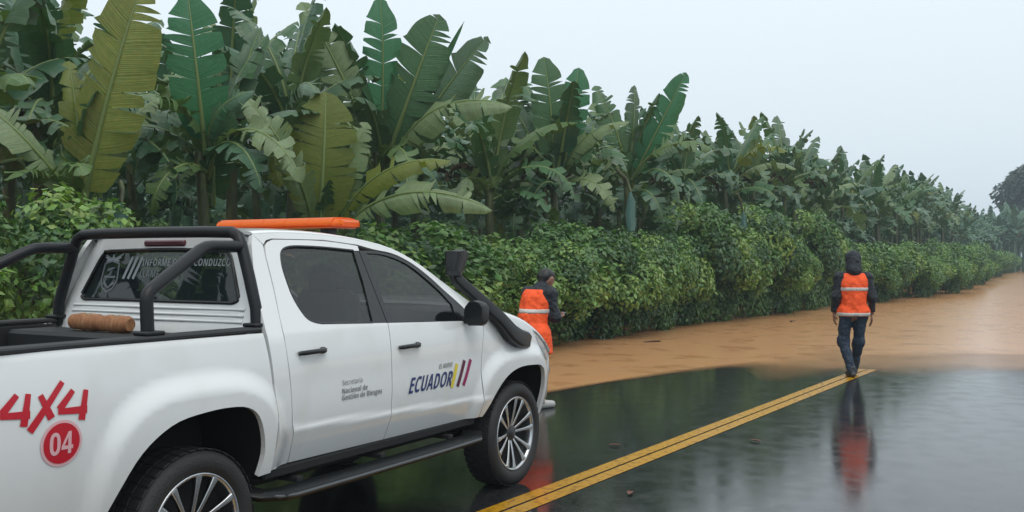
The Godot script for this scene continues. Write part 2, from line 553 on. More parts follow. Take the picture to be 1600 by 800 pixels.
func stem_mesh(sd: int, h: float, r0: float, r1: float) -> MB:
	var r := RandomNumberGenerator.new()
	r.seed = sd
	var mb := MB.new()
	var pts := []
	var rad := []
	var lean := Vector3(r.randf_range(-0.1, 0.1), 0, r.randf_range(-0.1, 0.1))
	for i in 9:
		var t := i / 8.0
		pts.append(Vector3(0, -0.1 + t * (h + 0.1), 0) + lean * t * t * h)
		rad.append(lerpf(r0, r1, t) * r.randf_range(0.93, 1.08))
	mb.tube(pts, rad, 10)
	return mb

var stems := []
func banana(at: Vector3, h: float, label: String, group: String, detail: int, leaves := 10, size := 2.4) -> Node3D:
	var t := thing("banana_plant", label, "banana plant", at, 0.0, group)
	var k := rng.randi() % stems.size()
	var st := part("stem", stems[k], M.stem, t)
	st.scale = Vector3(1, h / 3.0, 1)
	var az := rng.randf() * TAU
	for i in leaves:
		az += 2.4 + rng.randf_range(-0.3, 0.3)
		var age := float(i) / (leaves - 1)          # 0 youngest
		var kind: Array
		var tilt := 0.0
		if age < 0.27:
			kind = LV.upright[rng.randi() % 3]; tilt = lerpf(0.05, 0.4, age / 0.27)
		elif age < 0.66:
			kind = LV.arch[rng.randi() % 3]; tilt = lerpf(0.25, 0.75, (age - 0.27) / 0.39)
		else:
			kind = LV.droop[rng.randi() % 3]; tilt = lerpf(0.5, 1.0, (age - 0.66) / 0.34)
		tilt += rng.randf_range(-0.1, 0.1)
		var m: Material = M.leaf[rng.randi() % 4]
		if rng.randf() < 0.10: m = M.leaf_pale
		elif rng.randf() < 0.05: m = M.leaf_olive
		add_leaf(t, kind, Vector3(0, h - age * 0.45, 0), az, tilt, size * rng.randf_range(0.8, 1.12), m, M.rib if detail > 0 else null, rng.randf_range(0.85, 1.2), rng.randf_range(-0.4, 0.4))
	for i in 4:
		add_leaf(t, LV.droop[i % 3], Vector3(0, h * rng.randf_range(0.55, 0.8), 0), rng.randf() * TAU, rng.randf_range(0.35, 0.8), size * rng.randf_range(0.55, 0.8), M.leaf[rng.randi() % 4], null, 1.2)
	if detail > 0:
		for i in rng.randi_range(1, 3):
			add_leaf(t, LV.dead[i % 2], Vector3(0, h - 0.4, 0), rng.randf() * TAU, 0.3, rng.randf_range(1.3, 1.9), M.leaf_dry, null)
	return t

func hero(label: String, at: Vector3, h: float, list: Array) -> Node3D:
	var t := thing("banana_plant", label, "banana plant", at, 0.0, "banana plants behind the hedge")
	var st := part("stem", stems[0], M.stem, t)
	st.scale = Vector3(0.9, h / 3.0, 0.9)
	for e in list:
		set_leaf(t, e[0], e[1], e[2], e[3], e[4], e[5], M.rib)
	var az := rng.randf() * TAU
	for i in (7 if h > 3 else 3):
		az += 2.4 + rng.randf_range(-0.3, 0.3)
		var old := i / 7.0
		var kd: Array = LV.upright[i % 3] if old < 0.2 else (LV.arch[i % 3] if old < 0.6 else LV.droop[i % 3])
		add_leaf(t, kd, Vector3(0, h - 0.1 - old * 0.4, 0), az, 0.25 + old * 0.7, 2.3 * h / 3.5 * rng.randf_range(0.85, 1.1), M.leaf[i % 4], M.rib, rng.randf_range(0.9, 1.2), rng.randf_range(-0.4, 0.4))
	return t

func make_plantation() -> void:
	make_leaf_kinds()
	for k in 3: stems.append(stem_mesh(70 + k, 3.0, 0.15, 0.075).mesh())
	var F := Vector3(0.15, 0.25, 1).normalized()
	var fl: Array = LV.flat
	var ye: Material = M.leaf_yellow
	# the plants whose leaves can be told apart, foot and tip of every such leaf in metres
	var t := hero("banana plant with one huge yellow-green leaf, leftmost behind the hedge", Vector3(-5.2, 0, -12.1), 2.35, [
		[fl[0], Vector3(-5.15, 2.25, -12.0), Vector3(-4.26, 4.90, -11.6), Vector3(-0.1, -0.1, 1), 0.45, ye],
		[LV.arch[1], Vector3(-5.25, 2.3, -12.15), Vector3(-6.3, 3.6, -11.6), Vector3(0.4, 0.5, 1), 0.30, M.leaf_pale],
		[fl[2], Vector3(-5.22, 2.3, -12.2), Vector3(-5.32, 4.06, -12.0), Vector3(0.5, 0.1, 1), 0.22, M.leaf_olive],
		[fl[2], Vector3(-5.14, 2.35, -12.2), Vector3(-4.40, 3.70, -12.5), Vector3(-0.5, 0.2, 1), 0.24, M.leaf_pale],
		[LV.arch[0], Vector3(-5.2, 2.3, -12.3), Vector3(-5.9, 3.2, -13.2), F, 0.3, M.leaf[0]],
		[LV.arch[2], Vector3(-5.25, 2.2, -12.05), Vector3(-4.7, 2.6, -11.0), Vector3(0, 1, 0.3), 0.22, M.leaf[2]]])
	t = hero("banana plant with one broad emerald leaf standing upright above truck bed", Vector3(-4.6, 0, -15.2), 3.3, [
		[fl[1], Vector3(-4.58, 3.25, -15.0), Vector3(-4.70, 5.56, -14.6), Vector3(0.1, 0.0, 1), 0.42, M.leaf_emerald],
		[LV.droop[0], Vector3(-4.45, 3.25, -15.0), Vector3(-2.95, 2.75, -14.0), Vector3(0.2, 0.9, 0.6), 0.30, M.leaf_pale],
		[fl[0], Vector3(-4.54, 2.5, -15.3), Vector3(-4.40, 4.22, -15.1), Vector3(-0.3, 0, 1), 0.36, M.leaf[0]],
		[LV.arch[0], Vector3(-4.66, 3.2, -15.2), Vector3(-5.65, 3.5, -14.2), Vector3(0, 0.8, 0.6), 0.27, M.leaf[3]],
		[LV.arch[1], Vector3(-4.5, 3.1, -15.2), Vector3(-3.7, 4.1, -14.4), Vector3(-0.5, 0.6, 0.8), 0.27, M.leaf[1]],
		[LV.droop[1], Vector3(-4.6, 3.0, -15.1), Vector3(-5.1, 2.3, -14.2), Vector3(0, 0.7, 0.7), 0.28, M.leaf[2]],
		[LV.upright[0], Vector3(-4.55, 3.2, -15.3), Vector3(-3.9, 5.3, -15.6), F, 0.34, M.leaf[3]]])
	t = hero("young banana plant with olive leaves rising behind the orange light bar", Vector3(-3.05, 0, -16.0), 2.1, [
		[fl[1], Vector3(-3.06, 2.1, -15.9), Vector3(-2.86, 4.30, -15.7), Vector3(0.0, -0.1, 1), 0.50, M.leaf_olive],
		[fl[2], Vector3(-2.80, 2.2, -16.1), Vector3(-2.28, 3.85, -15.9), Vector3(-0.4, 0.1, 1), 0.32, M.leaf_pale],
		[LV.arch[0], Vector3(-2.75, 2.2, -16.0), Vector3(-0.92, 3.12, -15.0), Vector3(0.1, 0.75, 0.7), 0.24, M.leaf_olive],
		[LV.arch[1], Vector3(-2.70, 2.1, -16.0), Vector3(-0.30, 2.38, -14.9), Vector3(0.0, 0.7, 0.8), 0.30, M.leaf_pale],
		[LV.arch[2], Vector3(-3.2, 2.15, -16.0), Vector3(-4.1, 4.2, -15.1), Vector3(0.4, 0.3, 1), 0.32, M.leaf_pale],
		[LV.upright[1], Vector3(-3.0, 2.1, -16.1), Vector3(-3.7, 3.6, -15.7), Vector3(0.3, 0.2, 1), 0.3, M.leaf_olive]])
	t = hero("tall banana plant with upright dark leaves above the light bar's right end", Vector3(-2.45, 0, -19.0), 3.7, [
		[fl[1], Vector3(-2.52, 3.5, -19.0), Vector3(-2.48, 6.55, -18.6), Vector3(0.3, 0, 1), 0.36, M.leaf_emerald],
		[fl[0], Vector3(-2.43, 3.4, -19.0), Vector3(-1.30, 6.15, -18.3), Vector3(-0.1, 0.1, 1), 0.54, M.leaf[0]],
		[fl[2], Vector3(-2.60, 3.6, -19.0), Vector3(-3.85, 6.35, -18.2), Vector3(0.2, 0.2, 1), 0.42, M.leaf_pale],
		[fl[0], Vector3(-2.33, 3.3, -19.2), Vector3(-0.45, 5.75, -18.2), Vector3(-0.3, 0.3, 1), 0.40, M.leaf[3]],
		[LV.arch[1], Vector3(-2.33, 3.1, -19.2), Vector3(0.0, 4.3, -17.4), Vector3(0, 0.8, 0.6), 0.28, M.leaf_pale],
		[LV.arch[0], Vector3(-2.6, 3.3, -19.0), Vector3(-4.3, 4.9, -18.0), Vector3(0.2, 0.6, 0.8), 0.36, M.leaf[2]],
		[LV.droop[2], Vector3(-2.4, 3.2, -18.9), Vector3(-1.3, 2.9, -18.0), Vector3(0.2, 0.6, 0.8), 0.30, M.leaf[1]],
		[LV.spear[0], Vector3(-2.4, 3.5, -19.1), Vector3(-0.95, 6.2, -18.9), Vector3(0, 0, 1), 0.12, M.leaf_emerald]])
	t = hero("banana plant with a pair of upright blue-green leaves right of the tall one", Vector3(1.0, 0, -22.5), 3.7, [
		[fl[1], Vector3(0.93, 3.6, -22.5), Vector3(0.70, 6.15, -22.1), Vector3(0.1, 0, 1), 0.40, M.leaf[0]],
		[fl[1], Vector3(1.15, 3.6, -22.5), Vector3(1.48, 5.95, -22.3), Vector3(-0.2, 0, 1), 0.34, M.leaf_emerald],
		[LV.arch[0], Vector3(1.15, 3.5, -22.5), Vector3(2.5, 4.6, -21.4), Vector3(0, 0.8, 0.6), 0.30, M.leaf_pale],
		[LV.arch[1], Vector3(0.9, 3.5, -22.5), Vector3(-0.8, 4.2, -21.4), Vector3(0, 0.8, 0.6), 0.30, M.leaf[2]],
		[LV.droop[0], Vector3(1.0, 3.3, -22.4), Vector3(0.3, 2.6, -21.4), Vector3(0, 0.8, 0.6), 0.32, M.leaf[1]],
		[LV.droop[1], Vector3(1.1, 3.2, -22.4), Vector3(2.2, 2.7, -21.5), Vector3(0, 0.8, 0.6), 0.30, M.leaf_pale],
		[fl[0], Vector3(0.9, 3.4, -22.7), Vector3(-0.3, 5.6, -22.6), F, 0.36, M.leaf[3]]])
	t = hero("banana plant with a fan of leaves and one pointing at upper right sky", Vector3(3.05, 0, -26.2), 3.8, [
		[fl[0], Vector3(3.1, 3.7, -26.0), Vector3(4.35, 6.4, -25.2), Vector3(-0.2, 0.1, 1), 0.36, M.leaf_emerald],
		[fl[2], Vector3(3.0, 3.7, -26.0), Vector3(2.1, 6.1, -25.5), Vector3(0.2, 0.1, 1), 0.40, M.leaf[0]],
		[LV.arch[1], Vector3(3.0, 3.6, -26.0), Vector3(1.2, 4.0, -24.6), Vector3(0, 0.8, 0.6), 0.32, M.leaf_pale],
		[LV.arch[2], Vector3(3.1, 3.6, -26.0), Vector3(5.0, 4.4, -25.0), Vector3(0, 0.8, 0.6), 0.34, M.leaf[2]],
		[LV.upright[1], Vector3(3.0, 3.7, -26.2), Vector3(3.2, 6.2, -26.0), Vector3(0.3, 0, 1), 0.36, M.leaf[3]],
		[LV.droop[1], Vector3(3.1, 3.3, -25.9), Vector3(3.7, 2.6, -24.8), Vector3(0, 0.8, 0.6), 0.34, M.leaf[1]]])
	banana(Vector3(-5.5, 0, -19.6), 4.5, "tall dark banana plant filling the gap above the truck bed", "banana plants in rows", 1, 15, 2.7)
	banana(Vector3(-8.0, 0, -17.2), 4.4, "tall dark banana plant behind the huge yellow-green leaf", "banana plants in rows", 1, 15, 2.7)
	banana(Vector3(-4.3, 0, -22.0), 4.3, "banana plant showing between emerald leaf and the tall upright leaves", "banana plants in rows", 1, 14, 2.6)
	banana(Vector3(-6.7, 0, -14.6), 3.6, "banana plant crowding the left edge beside the huge yellow-green leaf", "banana plants in rows", 1, 14, 2.5)
	# rows of plants running back along the road
	var rows := [[8.6, -4.5, 92.0, 2.7, "front"], [11.4, -9.0, 105.0, 2.8, "second"], [14.2, -14.0, 130.0, 3.2, "third"]]
	for r in rows:
		var s: float = r[1]
		var k := 0
		while s < r[2]:
			var l: float = r[0] + rng.randf_range(-0.5, 0.5)
			if s > 45: l += (s - 45) * 0.075
			var p := at_road(s + rng.randf_range(-0.4, 0.4), l)
			var ok := in_view(p, 1.6)
			for hp in [Vector3(-5.2, 0, -12.1), Vector3(-4.6, 0, -15.2), Vector3(-3.05, 0, -16.0), Vector3(-2.45, 0, -19.0), Vector3(1, 0, -22.5), Vector3(3.05, 0, -26.2), Vector3(-5.5, 0, -19.6), Vector3(-8.0, 0, -17.2), Vector3(-4.3, 0, -22.0), Vector3(-6.7, 0, -14.6)]:
				if p.distance_to(hp) < 1.3: ok = false
			if ok:
				var near: bool = -p.z < 45.0 and r[4] != "third"
				banana(p, rng.randf_range(3.0, 4.1) + clampf((s - 8.0) / 20.0, 0.0, 1.0) * 0.8 + clampf((s - 40.0) / 30.0, 0.0, 1.0) * 0.9 + (0.3 if r[4] == "third" else 0.0) + (0.9 if s < 6.0 and r[4] != "front" else 0.0), "%s banana plant from the left in the %s row behind the hedge" % [ordinal(k), r[4]], "banana plants in rows", 1 if near else 0, 13 if near else 10, 2.65)
				k += 1
			s += float(r[3]) * rng.randf_range(0.85, 1.15)
	# the depth of the plantation: a mass nobody could count
	var whole := MB.new()
	var az := 0.0
	whole.tube([Vector3.ZERO, Vector3(0, 3.2, 0)], [0.14, 0.08], 6)
	for i in 9:
		az += 2.4
		var age := i / 8.0
		var kd: Array = LV.upright[i % 3] if age < 0.35 else (LV.arch[i % 3] if age < 0.75 else LV.droop[i % 3])
		var arr: Array = kd[0].surface_get_arrays(0)
		var b := Basis(Vector3.UP, az) * Basis(Vector3.RIGHT, 0.1 + age * 0.8)
		var base := whole.v.size()
		for j in arr[0].size():
			whole.vert(b * (arr[0][j] * 2.4) + Vector3(0, 3.2 - age * 0.4, 0), b * arr[1][j], arr[Mesh.ARRAY_TEX_UV][j])
		for j in arr[Mesh.ARRAY_INDEX]: whole.ix.append(base + j)
	var mm := MultiMesh.new()
	mm.transform_format = MultiMesh.TRANSFORM_3D
	mm.mesh = whole.mesh()
	var places := []
	for row in range(0, 9):
		var s2 := -20.0
		while s2 < 210.0:
			var l2 := 17.0 + row * 3.2 + rng.randf_range(-0.8, 0.8) + maxf(0, s2 - 45) * 0.075
			var p2 := at_road(s2, l2)
			if in_view(p2, 2.0): places.append(Transform3D(Basis(Vector3.UP, rng.randf() * TAU).scaled(Vector3.ONE * (rng.randf_range(1.1, 1.4) + clampf((s2 - 40.0) / 60.0, 0, 1) * 0.25)), p2))
			s2 += rng.randf_range(2.2, 3.6)
	# beyond the rows that can be told apart, on both nearer lines
	for row in range(0, 3):
		var s3 := 92.0 + row * 13.0
		while s3 < 240.0:
			var p3 := at_road(s3, 8.6 + row * 2.8 + (s3 - 45) * 0.075)
			if in_view(p3, 2.0): places.append(Transform3D(Basis(Vector3.UP, rng.randf() * TAU).scaled(Vector3.ONE * rng.randf_range(1.1, 1.35)), p3))
			s3 += 2.6
	# and on to the far right, where the road bends out of sight
	for k5 in 150:
		var D5 := rng.randf_range(125.0, 250.0)
		places.append(Transform3D(Basis(Vector3.UP, rng.randf() * TAU).scaled(Vector3.ONE * rng.randf_range(1.3, 1.8)), Vector3(D5 * rng.randf_range(0.45, 0.56), 0, -D5)))
	# the plantation goes on along the road past the camera
	for row in range(0, 4):
		var s4 := -45.0
		while s4 < 4.0:
			var p4 := at_road(s4, 8.2 + row * 3.0 + rng.randf_range(-0.6, 0.6))
			if not in_view(p4, 3.0): places.append(Transform3D(Basis(Vector3.UP, rng.randf() * TAU).scaled(Vector3.ONE * rng.randf_range(0.9, 1.2)), p4))
			s4 += 2.6
	mm.instance_count = places.size()
	for i in places.size(): mm.set_instance_transform(i, places[i])
	var mi := MultiMeshInstance3D.new()
	mi.name = "banana_grove"
	mi.multimesh = mm
	mi.material_override = M.leaf[1]
	add_child(mi)
	mi.set_meta("kind", "stuff")
	tag(mi, "dense dark mass of banana plants deep in the plantation", "banana grove")
	# far dark tree at the right edge
	var ft := thing("broadleaf_tree", "dark rounded tree far off at the right edge of the picture", "tree", Vector3(80.5, 0, -150))
	ft.scale = Vector3.ONE * 1.3
	var tk := MB.new()
	tk.tube([Vector3(0, -0.1, 0), Vector3(0.2, 4, 0), Vector3(0, 8, 0.2)], [0.45, 0.35, 0.2], 8)
	for i in 6:
		var a2 := i * 1.1
		tk.tube([Vector3(0.1, 4.5 + i * 0.4, 0), Vector3(cos(a2) * 2.5, 7.5 + i * 0.4, sin(a2) * 2.5)], [0.16, 0.05], 5)
	part("trunk", tk, M.wood, ft)
	var cr := MB.new()
	var lr := RandomNumberGenerator.new()
	lr.seed = 77
	for i in 34:
		var dirr := Vector3(lr.randfn(), lr.randfn(), lr.randfn()).normalized()
		var cc := Vector3(0, 8.6, 0) + dirr * Vector3(5.2, 4.2, 5.2) * pow(lr.randf(), 0.4)
		leaf_ball(cr, lr, cc, lr.randf_range(1.2, 1.9), 600, 0.55, Color(0.022, 0.045, 0.024))
	var cro := part("crown", cr, M.bush, ft)
	cro.set_meta("kind", "stuff")

# ------------------------------------------------------------------ hedge
func leaf_ball(mb: MB, r: RandomNumberGenerator, c: Vector3, rad: float, count: int, size: float, col: Color, front := Vector3.ZERO) -> void:
	for i in count:
		var d := Vector3(r.randfn(), r.randfn(), r.randfn()).normalized()
		if front != Vector3.ZERO and d.dot(front) < -0.35: d = -d
		var p := c + d * rad * lerpf(0.6, 1.06, sqrt(r.randf()))
		var nn := (d + Vector3(r.randfn(), r.randfn() + 0.9, r.randfn()) * 0.55).normalized()
		var ax := Vector3(r.randfn(), r.randfn() - 0.8, r.randfn())
		ax = (ax - nn * ax.dot(nn)).normalized()
		var sd := nn.cross(ax)
		var L := size * r.randf_range(0.65, 1.25)
		var w := L * r.randf_range(0.24, 0.34)
		var k := r.randf_range(0.7, 1.3)
		var cc := Color(col.r * k * r.randf_range(0.85, 1.2), col.g * k, col.b * k * r.randf_range(0.8, 1.2))
		var a := mb.vert(p, nn, Vector2.ZERO, cc)
		var b := mb.vert(p + ax * L * 0.42 + sd * w - nn * w * 0.25, (nn + sd * 0.35).normalized(), Vector2.ZERO, cc)
		var e := mb.vert(p + ax * L - nn * L * 0.12, nn, Vector2.ZERO, cc)
		var f := mb.vert(p + ax * L * 0.42 - sd * w - nn * w * 0.25, (nn - sd * 0.35).normalized(), Vector2.ZERO, cc)
		mb.tri(a, b, e); mb.tri(a, e, f)

func shrub_mesh(sd: int, wide: float, high: float, deep: float, lobes: int, per: int, size: float) -> Array:
	var r := RandomNumberGenerator.new()
	r.seed = sd
	var mb := MB.new()
	var fine := MB.new()
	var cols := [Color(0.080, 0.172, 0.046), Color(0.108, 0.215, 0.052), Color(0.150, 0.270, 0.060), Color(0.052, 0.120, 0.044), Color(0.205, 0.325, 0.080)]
	for i in lobes:
		var x := r.randf_range(-0.5, 0.5) * wide
		var f := (i + r.randf()) / lobes
		var top := f > 0.36                     # crown lobes overhang, the foot stands back
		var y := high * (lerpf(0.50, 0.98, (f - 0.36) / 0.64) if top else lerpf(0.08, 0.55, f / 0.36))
		var front := deep * 0.5 * ((1.0 - 0.55 * smoothstep(0.78, 1.0, y / high)) if top else 0.26)
		var z := front * r.randf_range(0.45, 1.0) if r.randf() < (0.7 if top else 1.0) else r.randf_range(-0.5, 0.3) * deep
		var rad := r.randf_range(0.18, 0.46) if top else r.randf_range(0.2, 0.36)
		x += 0.16 * sin(y * 4.0 + sd)
		var ci := r.randi() % 5
		leaf_ball(mb, r, Vector3(x, y, z), rad, int(per * rad / 0.33 * (1.0 if top else 0.6)), size, cols[ci if top else (ci % 2) * 3], Vector3(0, 0.2, 1))  # foot lobes get only the darker greens: shade painted into the leaf colour
	var w := MB.new()
	for i in 9:
		var x0 := r.randf_range(-0.4, 0.4) * wide
		var q := Vector3(x0, -0.06, r.randf_range(-0.2, 0.2))
		var pts := [q]
		var rr := [0.022]
		for k in 4:
			q += Vector3(r.randf_range(-0.18, 0.18), high * 0.23, r.randf_range(-0.12, 0.16))
			pts.append(q); rr.append(0.022 - 0.004 * (k + 1))
		w.tube(pts, rr, 5)
	return [mb.mesh(), w.mesh()]

func make_hedge() -> void:
	var kinds := []
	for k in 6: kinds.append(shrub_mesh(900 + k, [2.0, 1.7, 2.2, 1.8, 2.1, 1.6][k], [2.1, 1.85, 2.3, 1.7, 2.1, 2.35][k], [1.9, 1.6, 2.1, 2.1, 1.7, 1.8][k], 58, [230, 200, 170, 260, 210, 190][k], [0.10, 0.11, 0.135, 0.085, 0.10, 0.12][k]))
	var far := []
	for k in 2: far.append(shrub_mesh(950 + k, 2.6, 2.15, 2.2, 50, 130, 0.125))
	var s := -7.0
	var k := 0
	while s < 150.0:
		var l := 6.5 + rng.randf_range(-0.25, 0.25)
		if s > 34: l += rng.randf_range(-0.7, 0.5)
		if s > 45: l += (s - 45) * 0.075
		var p := at_road(s, l)
		if in_view(p, 1.8):
			var kd: Array = (kinds if s < 34 else far)[rng.randi() % (6 if s < 34 else 2)]
			var big := 1.0 if s < 34 else 1.12
			var tall := 1.0 if s < 0.8 else (0.84 if s < 6.0 else (0.78 if s < 9.0 else lerpf(1.0, 1.12, clampf((s - 9.0) / 8.0, 0, 1))))
			var where := "%s leafy hedge shrub from the left along the flooded roadside" % ordinal(k)
			var t := thing("hedge_shrub", where, "shrub", p, ROAD_TURN, "shrubs of the roadside hedge")
			t.scale = Vector3(big * rng.randf_range(0.95, 1.12) * (1 if rng.randf() < 0.5 else -1), rng.randf_range(0.86, 1.14) * tall * (1.0 if s < 34 else rng.randf_range(0.7, 1.05)), big * rng.randf_range(0.9, 1.25))
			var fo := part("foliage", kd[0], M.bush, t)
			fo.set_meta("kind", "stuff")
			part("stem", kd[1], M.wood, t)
			k += 1
		s += 1.75 if s < 34 else (2.6 if s < 80 else 4.5)
	# undergrowth between the banana stems
	var um := MultiMesh.new()
	um.transform_format = MultiMesh.TRANSFORM_3D
	um.mesh = far[0][0]
	var ur := RandomNumberGenerator.new()
	ur.seed = 66
	var up := []
	for row in 9:
		var us := -4.0
		while us < 110.0:
			var q := at_road(us, 9.4 + row * 3.4 + ur.randf_range(-0.8, 0.8) + maxf(0, us - 45) * 0.075)
			if in_view(q, 2.0): up.append(Transform3D(Basis(Vector3.UP, ROAD_TURN + ur.randf_range(-0.6, 0.6)).scaled(Vector3(1.1, ur.randf_range(0.7, 1.0 + 0.07 * row), 1.1)), q))
			us += ur.randf_range(1.6, 2.8)
	um.instance_count = up.size()
	for k2 in up.size(): um.set_instance_transform(k2, up[k2])
	var ui := MultiMeshInstance3D.new()
	ui.name = "undergrowth"
	ui.multimesh = um
	ui.material_override = M.bush
	add_child(ui)
	ui.set_meta("kind", "stuff")
	tag(ui, "dark undergrowth between the banana stems behind the hedge", "undergrowth")
	# low bushes that spill onto the water farther on
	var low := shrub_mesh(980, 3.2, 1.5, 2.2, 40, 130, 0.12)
	var names := ["low bush spilling onto brown water just right of the right worker", "second low bush at the waterline right of the right worker", "third low bush at the waterline right of the right worker", "fourth low bush at the waterline right of the right worker", "low bush at the waterline farthest to the right"]
	var i := 0
	for e in [[36.0, 6.0], [42.0, 5.5], [48.0, 5.3], [56.0, 5.9], [67.0, 6.8]]:
		var t := thing("low_bush", names[i], "bush", at_road(e[0], e[1]), ROAD_TURN, "low bushes at the waterline")
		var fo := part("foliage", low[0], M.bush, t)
		fo.set_meta("kind", "stuff")
		part("stem", low[1], M.wood, t)
		i += 1

# ------------------------------------------------------------------ pickup truck (x forward, y up, z to its right)
func smooth(pts: Array, k := 5) -> Array:
	var out := []
	for i in pts.size() - 1:
		var a = pts[maxi(i - 1, 0)]
		var b = pts[i]
		var c = pts[i + 1]
		var d = pts[mini(i + 2, pts.size() - 1)]
		for j in k:
			var t := float(j) / k
			out.append(0.5 * ((2 * b) + (c - a) * t + (2 * a - 5 * b + 4 * c - d) * t * t + (3 * b - a - 3 * c + d) * t * t * t))
	out.append(pts[-1])
	return out

func V2(a: Array) -> Array:
	var o := []
	for e in a: o.append(Vector2(e[0], e[1]))
	return o

func flare(x: float, y: float, xc: float, rx: float, y0: float, ry: float) -> float:
	var q := pow(pow(absf(x - xc) / rx, 3.0) + pow(maxf(y - y0, 0.0) / ry, 3.0), 1.0 / 3.0)
	return 0.042 * (1.0 - smoothstep(1.14, 1.36, q))

func side_w(x: float, y: float) -> float:
	var b := 0.925 - 0.045 * pow((y - 1.0) / 0.35, 2.0) if y < 1.29 else 0.894 - 0.42 * (y - 1.29)
	var yc := 0.775 - 0.037 * (x - 0.5)
	if x > 0.5 and x < 2.8 and y < yc + 0.04:
		b += (0.010 * smoothstep(yc + 0.04, yc, y) - 0.20 * maxf(yc - y, 0.0)) * (1.0 - smoothstep(2.58, 2.75, x))
	# a soft hollow along the doors
	if x > 0.5 and x < 2.65 and y < 1.29: b -= 0.004 * exp(-pow((y - 1.0) / 0.12, 2.0)) * smoothstep(0.5, 0.9, x)
	if x > 3.2: b -= 0.075 * pow((x - 3.2) / 0.55, 2.0)
	if x < -0.7: b -= 0.03 * pow((-0.7 - x) / 0.6, 2.0)
	return b + flare(x, y, 0.0, 0.475, 0.42, 0.545) + flare(x, y, 3.095, 0.475, 0.40, 0.49)

func side_map(sg: float, off := 0.0) -> Callable:
	return func(u: float, v: float) -> Vector3: return Vector3(u, v, sg * (side_w(u, v) + off))

func panel(mb: MB, poly: Array, map: Callable, hint: Vector3, cell := 0.06, depth := 0.025, holes: Array = []) -> void:
	var pp := PackedVector2Array(poly)
	var lo := pp[0]
	var hi := pp[0]
	for q in pp:
		lo = lo.min(q); hi = hi.max(q)
	var e := 0.004
	var nrm := func(q: Vector2) -> Vector3:
		var nn: Vector3 = (map.call(q.x + e, q.y) - map.call(q.x - e, q.y)).cross(map.call(q.x, q.y + e) - map.call(q.x, q.y - e)).normalized()
		return -nn if nn.dot(hint) < 0 else nn
	var nx := int(ceil((hi.x - lo.x) / cell))
	var ny := int(ceil((hi.y - lo.y) / cell))
	for i in nx:
		for j in ny:
			var a := lo + Vector2(i, j) * cell
			var b := a + Vector2(cell, cell)
			var got: Array = Geometry2D.intersect_polygons(pp, PackedVector2Array([a, Vector2(b.x, a.y), b, Vector2(a.x, b.y)]))
			for h in holes:
				var next := []
				for g in got: next += Array(Geometry2D.clip_polygons(g, PackedVector2Array(h)))
				got = next
			for g in got:
				var t := Geometry2D.triangulate_polygon(g)
				var base := mb.v.size()
				for q in g: mb.vert(map.call(q.x, q.y), nrm.call(q), q)
				for k in range(0, t.size(), 3): mb.tri(base + t[k], base + t[k + 1], base + t[k + 2])
	if depth > 0:
		for loop in [poly] + holes:
			var m: int = loop.size()
			for i in m:
				var a: Vector2 = loop[i]
				var b: Vector2 = loop[(i + 1) % m]
				var steps := maxi(1, int(a.distance_to(b) / cell))
				for k in steps:
					var p := a.lerp(b, float(k) / steps)
					var q := a.lerp(b, float(k + 1) / steps)
					var np: Vector3 = nrm.call(p)
					var nq: Vector3 = nrm.call(q)
					var A: Vector3 = map.call(p.x, p.y)
					var B: Vector3 = map.call(q.x, q.y)
					var out := (B - A).cross(np).normalized()
					var i0 := mb.vert(A, out); var i1 := mb.vert(B, out)
					var i2 := mb.vert(B - nq * depth, out); var i3 := mb.vert(A - np * depth, out)
					mb.ix.append_array([i0, i1, i2, i0, i2, i3])

const RAIL := [[2.65, 1.282], [2.46, 1.385], [2.26, 1.51], [2.045, 1.650], [1.815, 1.750], [1.5, 1.805], [1.17, 1.832], [0.85, 1.838], [0.60, 1.825]]
var rail_pts := []
func top_map(t: float, s: float) -> Vector3:
	var f := clampf(t, 0, 1) * (rail_pts.size() - 1)
	var i := mini(int(f), rail_pts.size() - 2)
	var r: Vector2 = rail_pts[i].lerp(rail_pts[i + 1], f - i)
	var w := side_w(r.x, r.y)
	var a := clampf(s, -1, 1) * PI / 2
	var c := pow(cos(a), 0.72)
	var z := w * signf(sin(a)) * pow(absf(sin(a)), 0.72)
	var front := 1.0 - smoothstep(0.0, 0.62, t)
	return Vector3(r.x + 0.24 * front * c - 0.0 * c, r.y + lerpf(0.036, 0.03, front) * c, z)

func text_on(txt: String, high: float, map: Callable, shear := 0.0, wide := 1.0, bold := false) -> ArrayMesh:
	var f := SystemFont.new()
	f.font_names = PackedStringArray(["Droid Sans"])
	if bold: f.font_weight = 700
	var t := TextMesh.new()
	t.text = txt; t.font = f; t.font_size = 64; t.pixel_size = high / 46.0; t.depth = 0.0; t.curve_step = 1.0
	t.horizontal_alignment = HORIZONTAL_ALIGNMENT_LEFT
	t.vertical_alignment = VERTICAL_ALIGNMENT_BOTTOM
	var a := t.get_mesh_arrays()
	var vs: PackedVector3Array = a[Mesh.ARRAY_VERTEX]
	var lo := Vector3(1e9, 1e9, 0)
	for p in vs: lo = lo.min(p)
	var mb := MB.new()
	var e := 0.003
	for p in vs:
		var u := (p.x - lo.x) * wide + (p.y - lo.y) * shear
		var w := p.y - lo.y
		var nn: Vector3 = (map.call(u + e, w) - map.call(u - e, w)).cross(map.call(u, w + e) - map.call(u, w - e)).normalized()
		mb.vert(map.call(u, w), nn)
	var ix: PackedInt32Array = a[Mesh.ARRAY_INDEX]
	for k in range(0, ix.size(), 3): mb.tri(ix[k], ix[k + 1], ix[k + 2])
	return mb.mesh()

func stroke(mb: MB, a: Vector2, b: Vector2, wa: float, wb: float, map: Callable, hint: Vector3) -> void:
	var d := (b - a).normalized().orthogonal()
	panel(mb, [a + d * wa, b + d * wb, b - d * wb, a - d * wa], map, hint, 0.05, 0.0)

